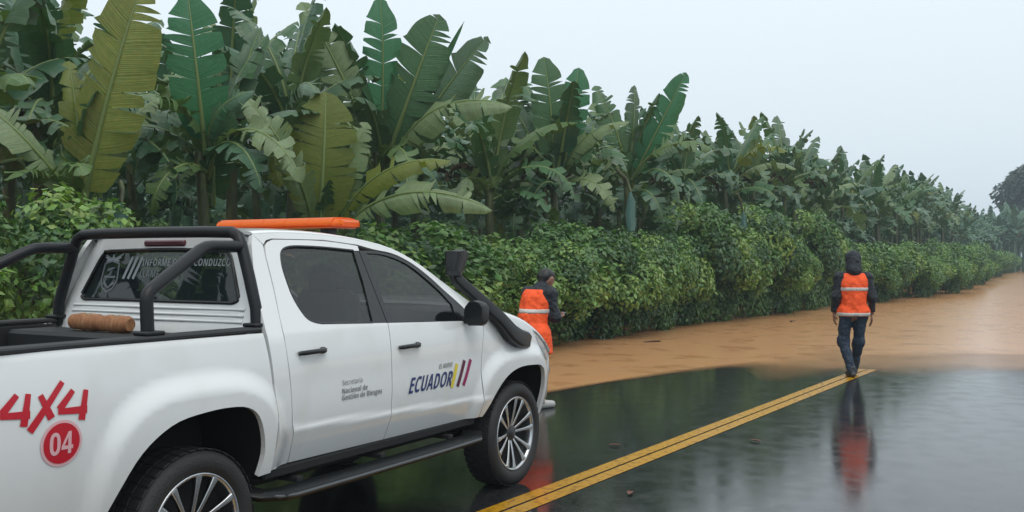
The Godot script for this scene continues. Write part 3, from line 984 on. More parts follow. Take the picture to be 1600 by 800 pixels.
func make_wheel(truck: Node3D, at: Vector3, sg: float) -> void:
	var w := Node3D.new()
	w.name = "wheel"
	truck.add_child(w, true)
	w.position = at
	w.rotation.y = 0.0 if sg > 0 else PI
	if shared_wheel.is_empty():
		var t := MB.new()
		t.lathe(Vector3.ZERO, [Vector2(0.245, -0.12), Vector2(0.30, -0.132), Vector2(0.35, -0.125), Vector2(0.377, -0.10), Vector2(0.385, -0.06), Vector2(0.386, 0.0), Vector2(0.385, 0.06), Vector2(0.377, 0.10), Vector2(0.36, 0.122), Vector2(0.335, 0.132), Vector2(0.305, 0.131), Vector2(0.284, 0.120), Vector2(0.272, 0.105)], 56)
		# tread blocks
		for i in 44:
			var a := TAU * i / 44.0
			for k in 3:
				var B := Basis(Vector3(0, 0, 1), a + 0.03 * k) * Basis(Vector3(0, 1, 0), 0.0)
				t.box(B * Vector3(0.386, 0, -0.075 + 0.075 * k), Vector3(0.006, 0.042, 0.066), 0.002, B)
		var rim := MB.new()
		rim.lathe(Vector3.ZERO, [Vector2(0.273, 0.100), Vector2(0.276, 0.113), Vector2(0.270, 0.119), Vector2(0.258, 0.113), Vector2(0.253, 0.098), Vector2(0.247, 0.02), Vector2(0.243, -0.10)], 48)
		var barrel := MB.new()
		barrel.lathe(Vector3.ZERO, [Vector2(0.250, 0.015), Vector2(0.10, 0.0), Vector2(0.0, 0.0)], 32)
		var hub := MB.new()
		hub.lathe(Vector3.ZERO, [Vector2(0.062, 0.02), Vector2(0.060, 0.074), Vector2(0.052, 0.082), Vector2(0.034, 0.083), Vector2(0.030, 0.090), Vector2(0.0, 0.092)], 24)
		var sp := MB.new()
		var sec := [Vector2(-1, -0.6), Vector2(1, -0.6), Vector2(0.8, 0.5), Vector2(0.55, 0.7), Vector2(-0.55, 0.7), Vector2(-0.8, 0.5)]
		sp.sweep([Vector3(0.05, 0, 0.066), Vector3(0.13, 0, 0.084), Vector3(0.20, 0, 0.096), Vector3(0.258, 0, 0.102)], [0.012, 0.013, 0.016, 0.024], sec, Vector3(0.02, 0, 1))
		shared_wheel = {"tyre": t.mesh(), "rim": rim.mesh(), "barrel": barrel.mesh(), "hub": hub.mesh(), "spoke": sp.mesh()}
	part("tyre", shared_wheel.tyre, M.rubber, w)
	part("rim", shared_wheel.rim, M.alloy, w)
	part("brake_drum", shared_wheel.barrel, M.liner, w)
	part("hub", shared_wheel.hub, M.alloy_dark, w)
	for i in 12:
		var o := part("spoke", shared_wheel.spoke, M.alloy, w)
		o.rotation.z = TAU * i / 12.0 + (0.05 if i % 2 == 0 else -0.05)
var shared_wheel := {}

func make_truck() -> void:
	rail_pts = smooth(V2(RAIL), 6)
	var T := thing("pickup_truck", "white double-cab pickup with black roll bar, snorkel and red 4x4 lettering", "pickup truck", Vector3(-2.289, 0, -5.26), 1.05174)
	var arch_r := smooth(V2([[0.41, 0.57], [0.422, 0.68], [0.40, 0.79], [0.35, 0.895], [0.27, 0.948], [0.15, 0.965], [0.0, 0.962], [-0.17, 0.94], [-0.3, 0.88], [-0.4, 0.79], [-0.49, 0.64], [-0.53, 0.55]]), 3)
	var arch_f := smooth(V2([[3.56, 0.47], [3.555, 0.60], [3.54, 0.71], [3.49, 0.82], [3.42, 0.865], [3.33, 0.885], [3.09, 0.893], [2.92, 0.86], [2.80, 0.79], [2.70, 0.68], [2.635, 0.575]]), 3)
	var door_b := [[0.70, 0.585], [0.652, 0.81], [0.618, 1.09], [0.604, 1.30], [0.637, 1.53], [0.652, 1.70]]
	var win_r := smooth(V2([[1.425, 1.742], [1.20, 1.756], [1.02, 1.762], [0.87, 1.760], [0.79, 1.735], [0.757, 1.67], [0.752, 1.58], [0.765, 1.47], [0.81, 1.375], [0.86, 1.342], [0.926, 1.328]]), 3)
	var door_r := smooth(V2(door_b), 3) + smooth(V2([[0.652, 1.70], [0.672, 1.765], [0.72, 1.792], [0.80, 1.799], [1.17, 1.797], [1.478, 1.772]]), 3).slice(1) + [Vector2(1.478, 1.742)] + win_r + V2([[1.38, 1.306], [1.520, 1.300], [1.517, 1.08], [1.53, 0.80], [1.545, 0.58]])
	var glass_r := win_r + V2([[1.385, 1.306], [1.42, 1.55]])
	var win_f := smooth(V2([[1.484, 1.742], [1.63, 1.742], [1.80, 1.720], [1.93, 1.680], [2.035, 1.628], [2.15, 1.552], [2.245, 1.477], [2.40, 1.36], [2.50, 1.266]]), 3)
	var glass_f := smooth(V2([[1.55, 1.727], [1.68, 1.722], [1.80, 1.701], [1.92, 1.664], [2.02, 1.612], [2.13, 1.535], [2.22, 1.462], [2.30, 1.378]]), 3) + V2([[2.292, 1.275], [1.565, 1.302]])
	var door_f := V2([[1.527, 1.299], [1.525, 1.08], [1.538, 0.80], [1.553, 0.58], [2.585, 0.578], [2.562, 0.80], [2.565, 0.99], [2.590, 1.11], [2.615, 1.20], [2.60, 1.258]])
	var rail_low := V2([[0.662, 1.772], [0.69, 1.795], [0.74, 1.805], [1.17, 1.805], [1.48, 1.780]]) + smooth(V2([[1.48, 1.780], [1.63, 1.752], [1.80, 1.730], [1.93, 1.690], [2.037, 1.638], [2.155, 1.561], [2.25, 1.486], [2.408, 1.366], [2.51, 1.266]]), 3).slice(1)
	var rail_up := []
	for p in rail_pts: rail_up.append(p)
	var pillar := V2([[0.693, 0.585], [0.505, 0.575], [0.505, 0.97], [0.478, 1.30], [0.50, 1.55], [0.57, 1.77], [0.60, 1.825]]) + V2([[0.655, 1.768], [0.645, 1.705]]) + V2([[0.630, 1.53], [0.597, 1.30], [0.611, 1.09], [0.645, 0.81]])
	for sg in [1.0, -1.0]:
		var hint := Vector3(0, 0, sg)
		var mb := MB.new()
		panel(mb, arch_r + V2([[-1.18, 0.56], [-1.25, 0.70], [-1.26, 1.316], [0.452, 1.306], [0.472, 1.15], [0.492, 0.97], [0.495, 0.575]]), side_map(sg), hint, 0.025, 0.03)
		part("bed_side", mb, M.white, T)
		mb = MB.new()
		panel(mb, pillar, side_map(sg), hint, 0.06, 0.03)
		part("rear_pillar", mb, M.white, T)
		mb = MB.new()
		panel(mb, rail_low + rail_up, side_map(sg), hint, 0.06, 0.02)
		part("roof_rail", mb, M.white, T)
		mb = MB.new()
		panel(mb, door_r, side_map(sg), hint, 0.025, 0.03)
		var dr := part("rear_door", mb, M.white, T)
		mb = MB.new()
		panel(mb, door_f, side_map(sg), hint, 0.025, 0.03)
		var df := part("front_door", mb, M.white, T)
		mb = MB.new()
		panel(mb, glass_r, side_map(sg, -0.014), hint, 0.10, 0.0)
		part("window", mb, M.glass_side, dr)
		mb = MB.new()
		panel(mb, V2([[1.387, 1.307], [1.520, 1.301], [1.500, 1.52], [1.478, 1.741], [1.427, 1.741], [1.422, 1.55]]), side_map(sg, -0.004), hint, 0.10, 0.01)
		part("pillar_trim", mb, M.trim, dr)
		mb = MB.new()
		panel(mb, win_f + [Vector2(1.527, 1.300), Vector2(1.506, 1.52)], side_map(sg, -0.004), hint, 0.08, 0.012, [glass_f])
		part("window_frame", mb, M.trim, df)
		mb = MB.new()
		panel(mb, glass_f, side_map(sg, -0.014), hint, 0.10, 0.0)
		part("window", mb, M.glass_side, df)
		# weather strips under and round the glass
		mb = MB.new()
		var ring := []
		for q in win_r + V2([[1.38, 1.308]]): ring.append(Vector3(q.x, q.y, sg * (side_w(q.x, q.y) - 0.006)))
		mb.tube(ring, [0.009], 6)
		part("window_seal", mb, M.trim, dr)
		mb = MB.new()
		panel(mb, arch_f + V2([[2.593, 0.578], [2.570, 0.80], [2.573, 0.99], [2.598, 1.11], [2.623, 1.20], [2.609, 1.270]]) + smooth(V2([[2.66, 1.285], [2.9, 1.270], [3.14, 1.220], [3.3, 1.162], [3.44, 1.094], [3.56, 1.025], [3.67, 0.948], [3.735, 0.84], [3.77, 0.67], [3.75, 0.53], [3.66, 0.465]]), 3), side_map(sg), hint, 0.025, 0.03)
		var fe := part("front_fender", mb, M.white, T)
		mb = MB.new()
		panel(mb, V2([[3.38, 1.095], [3.55, 1.015], [3.665, 0.935], [3.65, 0.885], [3.50, 0.955]]), side_map(sg, 0.004), hint, 0.05, 0.01)
		part("headlight", mb, M.lamp_clear, fe)
		# rocker panel below the doors
		mb = MB.new()
		mb.box(Vector3(1.55, 0.55, sg * 0.80), Vector3(2.1, 0.055, 0.10), 0.01)
		part("rocker", mb, M.liner, T)
		# door handles
		for e in [[0.80, 1.185, dr], [1.705, 1.148, df]]:
			mb = MB.new()
			var z: float = sg * (side_w(e[0], e[1]) + 0.022)
			var pts := [Vector3(e[0] - 0.11, e[1] - 0.004, z - sg * 0.014), Vector3(e[0] - 0.09, e[1] - 0.002, z), Vector3(e[0], e[1], z + sg * 0.006), Vector3(e[0] + 0.085, e[1], z), Vector3(e[0] + 0.11, e[1], z - sg * 0.014)]
			mb.sweep(pts, [0.85, 1.0, 1.0, 1.0, 0.9], [Vector2(-0.010, -0.012), Vector2(0.008, -0.012), Vector2(0.012, 0), Vector2(0.008, 0.012), Vector2(-0.010, 0.012)])
			part("handle", mb, M.trim, e[2])
			mb = MB.new()
			mb.box(Vector3(e[0] + 0.085, e[1], z - sg * 0.012), Vector3(0.042, 0.036, 0.03), 0.01)
			part("lock", mb, M.trim, e[2])
		# wheel housings
		for e in [[arch_r, Vector2(-0.05, 0.45), 1.045], [arch_f, Vector2(3.09, 0.42), 1.04]]:
			mb = MB.new()
			var last := []
			var ctr: Vector2 = e[1]
			for ap in e[0]:
				var q2: Vector2 = ctr + (ap - ctr) * float(e[2])
				var q := Vector3(q2.x, q2.y, 0)
				var nn := Vector3(ctr.x - q.x, ctr.y - q.y, 0).normalized()
				var a := mb.vert(q + Vector3(0, 0, sg * (side_w(ap.x, ap.y) - 0.02)), nn)
				var b := mb.vert(q + Vector3(0, 0, sg * 0.46), nn)
				var c := mb.vert(q + Vector3(0, 0, sg * 0.46), Vector3(0, 0, sg))
				var d := mb.vert(Vector3(ctr.x, 0.36, sg * 0.46), Vector3(0, 0, sg))
				if last:
					mb.quad(last[0], a, b, last[1]); mb.tri(last[2], c, d)
				last = [a, b, c]
			part("wheel_housing", mb, M.liner, T)
		# side step with brackets and a brighter outer edge
		mb = MB.new()
		var sp := [Vector3(0.40, 0.485, sg * 0.80), Vector3(0.44, 0.468, sg * 0.88), Vector3(0.52, 0.458, sg * 0.925), Vector3(1.0, 0.455, sg * 0.93), Vector3(2.0, 0.455, sg * 0.93), Vector3(2.45, 0.455, sg * 0.92), Vector3(2.53, 0.47, sg * 0.86)]
		mb.sweep(sp, [1.0], [Vector2(-0.075, -0.02), Vector2(0.06, -0.02), Vector2(0.075, -0.008), Vector2(0.075, 0.008), Vector2(0.06, 0.02), Vector2(-0.075, 0.02)])
		var stp := part("side_step", mb, M.black, T)
		mb = MB.new()
		mb.tube([Vector3(0.42, 0.478, sg * 0.925), Vector3(0.48, 0.462, sg * 0.98), Vector3(0.58, 0.456, sg * 1.004), Vector3(1.0, 0.455, sg * 1.008), Vector3(2.0, 0.455, sg * 1.008), Vector3(2.44, 0.456, sg * 0.998)], [0.011], 8)
		part("step_edge", mb, M.step_edge, stp)
		for x in [0.75, 1.5, 2.25]:
			mb = MB.new()
			mb.box(Vector3(x, 0.49, sg * 0.76), Vector3(0.05, 0.03, 0.24), 0.006)
			part("bracket", mb, M.liner, stp)
		# mirror
		mb = MB.new()
		mb.tube([Vector3(2.39, 1.27, sg * 0.87), Vector3(2.40, 1.275, sg * 0.92), Vector3(2.41, 1.29, sg * 0.97)], [0.03, 0.027, 0.03], 10)
		var mir := part("mirror", mb, M.black, T)
		mb = MB.new()
		var mh := []
		for q in [[-0.072, -0.05], [-0.055, -0.08], [0.045, -0.085], [0.07, -0.062], [0.082, 0.0], [0.075, 0.045], [0.045, 0.08], [0.0, 0.09], [-0.045, 0.08], [-0.072, 0.045]]: mh.append(Vector2(q[0], q[1]))
		mb.sweep([Vector3(2.345, 1.32, sg * 0.995), Vector3(2.36, 1.32, sg * 0.995), Vector3(2.40, 1.32, sg * 0.995), Vector3(2.45, 1.32, sg * 0.99), Vector3(2.475, 1.32, sg * 0.985)], [0.93, 1.0, 1.0, 0.85, 0.55], mh)
		part("mirror_shell", mb, M.black, mir)
		# bed rail cap and inner bed wall
		mb = MB.new()
		mb.box(Vector3(-0.40, 1.322, sg * 0.828), Vector3(1.70, 0.026, 0.125), 0.008)
		part("bed_rail", mb, M.bed, T)
		mb = MB.new()
		mb.box(Vector3(-0.40, 1.16, sg * 0.775), Vector3(1.69, 0.29, 0.02), 0.005)
		part("bed_liner", mb, M.bed, T)
	# cab roof, windscreen
	var tm := func(u: float, v: float) -> Vector3: return top_map(u, v)
	var shield := [Vector2(0.035, -0.70), Vector2(0.44, -0.66), Vector2(0.46, 0.0), Vector2(0.44, 0.66), Vector2(0.035, 0.70), Vector2(0.02, 0.0)]
	var mb := MB.new()
	panel(mb, [Vector2(0, -1), Vector2(1, -1), Vector2(1, 1), Vector2(0, 1)], tm, Vector3.UP, 0.045, 0.02, [shield])
	var roof := part("roof", mb, M.white, T)
	mb = MB.new()
	panel(mb, shield, tm, Vector3(1, 1, 0), 0.06, 0.0)
	part("windscreen", mb, M.glass, roof)
	# hood
	var hood_edge := smooth(V2([[2.66, 1.285], [2.9, 1.270], [3.14, 1.220], [3.3, 1.162], [3.44, 1.094], [3.56, 1.025], [3.67, 0.948]]), 6)
	var hm := func(u: float, v: float) -> Vector3:
		var f := clampf(u, 0, 1) * (hood_edge.size() - 1)
		var i := mini(int(f), hood_edge.size() - 2)
		var r: Vector2 = hood_edge[i].lerp(hood_edge[i + 1], f - i)
		var a := clampf(v, -1, 1) * PI / 2
		var c := pow(cos(a), 0.7)
		var wz := side_w(r.x, r.y) - 0.004
		return Vector3(r.x + (0.16 * u * u + 0.05) * c, r.y + (0.095 - 0.05 * u) * c, wz * signf(sin(a)) * pow(absf(sin(a)), 0.7))
	mb = MB.new()
	panel(mb, [Vector2(0, -1), Vector2(1, -1), Vector2(1, 1), Vector2(0, 1)], hm, Vector3.UP, 0.07, 0.02)
	part("hood", mb, M.white, T)
	# front face
	var nose := smooth(V2([[0.948, 3.67], [0.84, 3.735], [0.67, 3.77], [0.53, 3.75], [0.465, 3.66]]), 4)
	var fm := func(u: float, v: float) -> Vector3:
		var xx := 3.67
		for i in nose.size() - 1:
			if v <= nose[i].x and v >= nose[i + 1].x:
				xx = lerpf(nose[i].y, nose[i + 1].y, (nose[i].x - v) / maxf(nose[i].x - nose[i + 1].x, 1e-5))
		return Vector3(xx + 0.17 * (1.0 - pow(absf(u), 2.6)), v, u * (side_w(xx, v) - 0.002))
	mb = MB.new()
	panel(mb, [Vector2(-1, 0.465), Vector2(1, 0.465), Vector2(1, 0.948), Vector2(-1, 0.948)], fm, Vector3(1, 0, 0), 0.08, 0.02)
	var bump := part("front_bumper", mb, M.white, T)
	var fg := func(u: float, v: float) -> Vector3: return fm.call(u, v) + Vector3(0.005, 0, 0)
	mb = MB.new()
	panel(mb, [Vector2(-0.62, 0.62), Vector2(0.62, 0.62), Vector2(0.68, 0.92), Vector2(-0.68, 0.92)], fg, Vector3(1, 0, 0), 0.08, 0.01)
	part("grille", mb, M.black, bump)
	# back of the cab
	var bm := func(u: float, v: float) -> Vector3:
		var x := 0.478 + 0.13 * maxf(v - 1.30, 0.0) / 0.53
		var w := side_w(0.52, v)
		return Vector3(x + 0.05 * pow(clampf(absf(u) / w, 0, 1), 10.0), v, u)
	var out := []
	for i in 25:
		var a := -1.0 + 2.0 * i / 24.0
		var q := top_map(1.0, a)
		out.append(Vector2(q.z, q.y))
	out.reverse()
	var back := V2([[-0.86, 0.60], [-0.885, 1.29]]) + []
	back = [Vector2(-0.86, 0.62), Vector2(0.86, 0.62), Vector2(0.888, 1.0), Vector2(0.885, 1.30)] + out + [Vector2(-0.885, 1.30), Vector2(-0.888, 1.0)]
	var rw := smooth(V2([[-0.60, 1.452], [-0.632, 1.462], [-0.640, 1.485], [-0.605, 1.56], [-0.545, 1.68], [-0.51, 1.725], [-0.46, 1.738], [0.0, 1.745], [0.46, 1.738], [0.51, 1.725], [0.545, 1.68], [0.605, 1.56], [0.640, 1.485], [0.632, 1.462], [0.60, 1.452]]), 2)
	mb = MB.new()
	panel(mb, back, bm, Vector3(-1, 0, 0), 0.07, 0.02, [rw])
	var cb := part("cab_back", mb, M.white, T)
	var bg := func(u: float, v: float) -> Vector3: return bm.call(u, v) + Vector3(0.012, 0, 0)
	mb = MB.new()
	panel(mb, rw, bg, Vector3(-1, 0, 0), 0.12, 0.0)
	var rg := part("rear_window", mb, M.glass, cb)
	mb = MB.new()
	var seal := []
	for q in rw + [rw[0]]: seal.append(bm.call(q.x, q.y))
	mb.tube(seal, [0.011], 6)
	part("window_seal", mb, M.trim, cb)
	for y in [1.352, 1.385, 1.418]:
		mb = MB.new()
		mb.sweep([bm.call(-0.70, y), bm.call(0.0, y), bm.call(0.70, y)], [1.0], [Vector2(-0.008, -0.007), Vector2(0.008, -0.007), Vector2(0.004, 0.007), Vector2(-0.004, 0.007)])
		part("pressed_rib", mb, M.white, cb)
	mb = MB.new()
	mb.box(bm.call(0.0, 1.782) + Vector3(-0.006, 0, 0), Vector3(0.03, 0.034, 0.33), 0.008)
	part("brake_light", mb, M.brake, cb)
	# printing on the rear window
	var pw := func(u0: float, v0: float) -> Callable:
		return func(u: float, v: float) -> Vector3: return bm.call(u0 + u, v0 + v) + Vector3(0.009, 0, 0)
	part("lettering", text_on("INFORME CÓMO CONDUZCO", 0.040, pw.call(-0.175, 1.652), 0.0, 0.93, true), M.print, rg)
	part("lettering", text_on("LLAME AL 911", 0.040, pw.call(-0.175, 1.585), 0.0, 0.93, true), M.print_dim, rg)
	for i in 3:
		mb = MB.new()
		stroke(mb, Vector2(-0.315 + i * 0.042, 1.575), Vector2(-0.265 + i * 0.042, 1.705), 0.010, 0.010, pw.call(0.0, 0.0), Vector3(-1, 0, 0))
		part("printed_stripe", mb, M.print, rg)
	mb = MB.new()
	var z0 := Vector2(-0.435, 1.605)
	var sh := [Vector2(-0.062, 0.06), Vector2(-0.07, -0.04), Vector2(-0.045, -0.085), Vector2(0, -0.11), Vector2(0.045, -0.085), Vector2(0.07, -0.04), Vector2(0.062, 0.06), Vector2(0, 0.075)]
	for i in sh.size(): stroke(mb, z0 + sh[i], z0 + sh[(i + 1) % sh.size()], 0.006, 0.006, pw.call(0.0, 0.0), Vector3(-1, 0, 0))
	part("crest_outline", mb, M.print_dim, rg)
	mb = MB.new()
	for m in [-1.0, 1.0]:
		for k in 3: stroke(mb, z0 + Vector2(m * 0.012, 0.078 + k * 0.004), z0 + Vector2(m * (0.085 - k * 0.014), 0.118 - k * 0.022), 0.010, 0.004, pw.call(0.0, 0.0), Vector3(-1, 0, 0))
	stroke(mb, z0 + Vector2(0, 0.07), z0 + Vector2(0, 0.112), 0.012, 0.008, pw.call(0.0, 0.0), Vector3(-1, 0, 0))
	part("crest_wings", mb, M.print, rg)
	mb = MB.new()
	stroke(mb, z0 + Vector2(-0.05, -0.02), z0 + Vector2(0.05, -0.02), 0.006, 0.006, pw.call(0.0, 0.0), Vector3(-1, 0, 0))
	stroke(mb, z0 + Vector2(-0.045, -0.05), z0 + Vector2(0.0, -0.085), 0.012, 0.004, pw.call(0.0, 0.0), Vector3(-1, 0, 0))
	stroke(mb, z0 + Vector2(0.045, -0.05), z0 + Vector2(0.0, -0.085), 0.012, 0.004, pw.call(0.0, 0.0), Vector3(-1, 0, 0))
	stroke(mb, z0 + Vector2(-0.03, 0.02), z0 + Vector2(0.03, 0.035), 0.008, 0.004, pw.call(0.0, 0.0), Vector3(-1, 0, 0))
	part("crest_emblem", mb, M.print_dim, rg).set_meta("kind", "stuff")
	# lettering on the right side
	var sm := func(u0: float, v0: float) -> Callable:
		return func(u: float, v: float) -> Vector3: return Vector3(u0 + u, v0 + v, side_w(u0 + u, v0 + v) + 0.004)
	var doors := T.get_children().filter(func(o): return o.name.begins_with("front_door"))
	var fd: Node = doors[0]
	var rd: Node = T.get_children().filter(func(o): return o.name.begins_with("rear_door"))[0]
	var bd: Node = T.get_children().filter(func(o): return o.name.begins_with("bed_side"))[0]
	var rise := 0.0
	part("lettering", text_on("ECUADOR", 0.098, sm.call(1.70, 0.846), 0.30, 0.78, true), M.decal_blue, fd)
	part("lettering", text_on("EL NUEVO", 0.030, sm.call(2.035, 0.972), 0.3, 0.8, true), M.decal_grey, fd)
	var hz := Vector3(0, 0, 1)
	var k := 0
	for e in [[2.195, 2.250, "decal_yellow"], [2.268, 2.345, "decal_maroon"], [2.343, 2.423, "decal_magenta"]]:
		mb = MB.new()
		stroke(mb, Vector2(e[0], 0.831), Vector2(e[1], 1.001 if k else 0.985), 0.017, 0.017, sm.call(0.0, 0.0), hz)
		part("printed_stripe", mb, M[e[2]], fd)
		k += 1
	part("lettering", text_on("Secretaría", 0.030, sm.call(1.05, 0.970)), M.decal_grey, rd)
	part("lettering", text_on("Nacional de", 0.030, sm.call(1.05, 0.922), 0.0, 1.0, true), M.decal_grey, rd)
	part("lettering", text_on("Gestión de Riesgos", 0.030, sm.call(1.05, 0.874), 0.0, 1.0, true), M.decal_grey, rd)
	# 4x4, brush strokes
	var st := [[[-0.948, 1.150, -1.014, 1.082], [-1.022, 1.074, -0.896, 1.066], [-0.900, 1.150, -0.925, 1.022]], [[-0.848, 1.138, -0.802, 1.038], [-0.745, 1.182, -0.899, 0.998]], [[-0.698, 1.142, -0.766, 1.070], [-0.772, 1.062, -0.634, 1.055], [-0.636, 1.138, -0.662, 1.014]]]
	for gl in st:
		mb = MB.new()
		for q in gl: stroke(mb, Vector2(q[0], q[1]), Vector2(q[2], q[3]), 0.012, 0.0165, sm.call(0.0, 0.0), hz)
		part("lettering", mb, M.decal_red, bd)
	for e in [[0.096, "decal_pink", 0.0], [0.084, "decal_red", 0.0015]]:
		mb = MB.new()
		var disc := []
		for i in 40: disc.append(Vector2(-0.755, 0.93) + Vector2.from_angle(TAU * i / 40) * e[0])
		var off: float = e[2]
		panel(mb, disc, func(u: float, v: float) -> Vector3: return sm.call(0.0, 0.0).call(u, v) + Vector3(0, 0, off), hz, 0.05, 0.0)
		part("round_badge", mb, M[e[1]], bd)
	part("lettering", text_on("04", 0.092, func(u: float, v: float) -> Vector3: return sm.call(-0.812, 0.884).call(u, v) + Vector3(0, 0, 0.003), 0.0, 0.80, true), M.decal_pink, bd)
	# roll bar
	mb = MB.new()
	var hoop := [Vector3(0.485, 1.30, 0.815), Vector3(0.488, 1.43, 0.805), Vector3(0.498, 1.60, 0.745), Vector3(0.505, 1.76, 0.685), Vector3(0.508, 1.81, 0.660), Vector3(0.51, 1.835, 0.61), Vector3(0.51, 1.84, 0.4), Vector3(0.51, 1.842, 0.0)]
	var full := hoop.duplicate()
	for i in range(hoop.size() - 2, -1, -1): full.append(hoop[i] * Vector3(1, 1, -1))
	mb.tube(full, [0.032], 14, true, Color.WHITE, Vector3(1, 0.05, 0))
	var rb := part("roll_bar", mb, M.bar, T)
	for sg in [1.0, -1.0]:
		mb = MB.new()
		mb.tube([Vector3(-0.21, 1.31, sg * 0.80), Vector3(-0.21, 1.49, sg * 0.79), Vector3(-0.20, 1.525, sg * 0.785), Vector3(-0.17, 1.55, sg * 0.78), Vector3(0.20, 1.735, sg * 0.70), Vector3(0.25, 1.752, sg * 0.69), Vector3(0.30, 1.756, sg * 0.685), Vector3(0.51, 1.757, sg * 0.685)], [0.032], 12, true, Color.WHITE, Vector3(0.1, 0.0, 1))
		part("brace", mb, M.bar, rb)
		for x in [-0.21, 0.485]:
			mb = MB.new()
			mb.box(Vector3(x, 1.345, sg * 0.81), Vector3(0.11, 0.02, 0.10), 0.006)
			part("foot_plate", mb, M.bar, rb)
	# bed floor, front wall, roller cover box, tailgate
	mb = MB.new()
	mb.box(Vector3(-0.40, 1.025, 0), Vector3(1.68, 0.03, 1.57), 0.004)
	part("bed_floor", mb, M.bed, T)
	mb = MB.new()
	mb.box(Vector3(0.435, 1.03, 0), Vector3(0.03, 0.42, 1.50), 0.006)
	part("bed_front_wall", mb, M.bed, T)
	mb = MB.new()
	mb.box(Vector3(0.255, 1.19, 0), Vector3(0.31, 0.20, 1.48), 0.02)
	part("cover_box", mb, M.bed, T)
	mb = MB.new()
	mb.box(Vector3(-1.285, 0.98, 0), Vector3(0.05, 0.66, 1.66), 0.015)
	part("tailgate", mb, M.white, T)
	mb = MB.new()
	mb.box(Vector3(-1.33, 0.58, 0), Vector3(0.14, 0.16, 1.70), 0.03)
	part("rear_bumper", mb, M.black, T)
	for sg in [1.0, -1.0]:
		mb = MB.new()
		mb.box(Vector3(-1.265, 1.02, sg * 0.85), Vector3(0.06, 0.34, 0.10), 0.02)
		part("tail_light", mb, M.brake, T)
	# underbody
	mb = MB.new()
	mb.box(Vector3(1.2, 0.46, 0), Vector3(4.7, 0.16, 0.9), 0.02)
	part("chassis", mb, M.liner, T)
	mb = MB.new()
	mb.box(Vector3(1.55, 0.60, 0), Vector3(2.1, 0.05, 1.66), 0.01)
	part("floor_pan", mb, M.liner, T)
	mb = MB.new()
	mb.box(Vector3(3.12, 0.75, 0), Vector3(0.95, 0.5, 0.9), 0.05)
	part("engine", mb, M.liner, T)
	for e in [[0.0, 0.36], [3.095, 0.36]]:
		mb = MB.new()
		mb.tube([Vector3(e[0], e[1], -0.72), Vector3(e[0], e[1], 0.72)], [0.06], 10)
		part("axle", mb, M.liner, T)
	# seats and dashboard
	for e in [[1.75, 0.40], [1.75, -0.40], [0.86, 0.40], [0.86, -0.40]]:
		mb = MB.new()
		mb.box(Vector3(e[0] + 0.1, 0.93, e[1]), Vector3(0.50, 0.16, 0.50), 0.05)
		mb.box(Vector3(e[0] - 0.17, 1.22, e[1]), Vector3(0.14, 0.56, 0.48), 0.05, Basis(Vector3(0, 0, 1), 0.16))
		var s := part("seat", mb, M.seat, T)
		mb = MB.new()
		mb.box(Vector3(e[0] - 0.24, 1.56, e[1]), Vector3(0.09, 0.15, 0.25), 0.035)
		part("headrest", mb, M.seat, s)
	mb = MB.new()
	mb.box(Vector3(2.50, 1.07, 0), Vector3(0.42, 0.30, 1.5), 0.08)
	part("dashboard", mb, M.seat, T)
	mb = MB.new()
	var sw := []
	for i in 25: sw.append(Vector3(2.2 + 0.06 * sin(TAU * i / 24), 1.13 + 0.17 * sin(TAU * i / 24), -0.40 + 0.18 * cos(TAU * i / 24)))
	mb.tube(sw, [0.014], 6, false)
	part("steering_wheel", mb, M.seat, T)
	# snorkel on the right fender and windscreen pillar
	mb = MB.new()
	var box4 := [Vector2(-0.028, -0.050), Vector2(0.020, -0.050), Vector2(0.032, -0.036), Vector2(0.032, 0.036), Vector2(0.020, 0.050), Vector2(-0.028, 0.050)]
	mb.sweep([Vector3(3.36, 1.055, 0.83), Vector3(3.32, 1.06, 0.875), Vector3(3.20, 1.08, 0.925), Vector3(3.04, 1.105, 0.955), Vector3(2.92, 1.15, 0.965), Vector3(2.78, 1.255, 0.955), Vector3(2.62, 1.385, 0.90), Vector3(2.47, 1.505, 0.84), Vector3(2.405, 1.555, 0.82), Vector3(2.385, 1.60, 0.81)], [0.6, 1.05, 1.2, 1.3, 1.25, 1.05, 0.92, 0.82, 0.8, 0.8], box4, Vector3(0.05, 0.1, 1).normalized().cross(Vector3(1, -0.6, 0)).normalized())
	var sn := part("snorkel", mb, M.black, T)
	mb = MB.new()
	mb.tube([Vector3(2.385, 1.575, 0.81), Vector3(2.387, 1.605, 0.81)], [0.060], 16)
	part("snorkel_clamp", mb, M.trim, sn)
	mb = MB.new()
	var head := []
	for q in [[-0.06, -0.052], [0.05, -0.055], [0.066, -0.03], [0.066, 0.03], [0.05, 0.055], [-0.06, 0.052], [-0.075, 0.0]]: head.append(Vector2(q[1], -q[0]))
	mb.sweep([Vector3(2.387, 1.60, 0.81), Vector3(2.392, 1.625, 0.81), Vector3(2.40, 1.66, 0.81), Vector3(2.412, 1.705, 0.81), Vector3(2.42, 1.735, 0.81), Vector3(2.418, 1.748, 0.81)], [0.8, 0.86, 0.94, 1.08, 1.12, 0.86], head, Vector3(1, 0, 0))
	part("snorkel_head", mb, M.black, sn)
	# amber light bar across the roof
	mb = MB.new()
	mb.box(Vector3(1.60, 1.893, 0), Vector3(0.24, 0.014, 0.98), 0.004)
	var lb := part("light_bar", mb, M.amber_dark, T)
	for i in 5:
		mb = MB.new()
		var zz := -0.392 + i * 0.196
		mb.sweep([Vector3(1.60, 1.926, zz - 0.0965), Vector3(1.60, 1.926, zz + 0.0965)], [1.0], [Vector2(-0.125, -0.025), Vector2(0.125, -0.025), Vector2(0.128, -0.005), Vector2(0.105, 0.024), Vector2(0.06, 0.03), Vector2(-0.06, 0.03), Vector2(-0.105, 0.024), Vector2(-0.128, -0.005)])
		part("lens", mb, M.amber, lb)
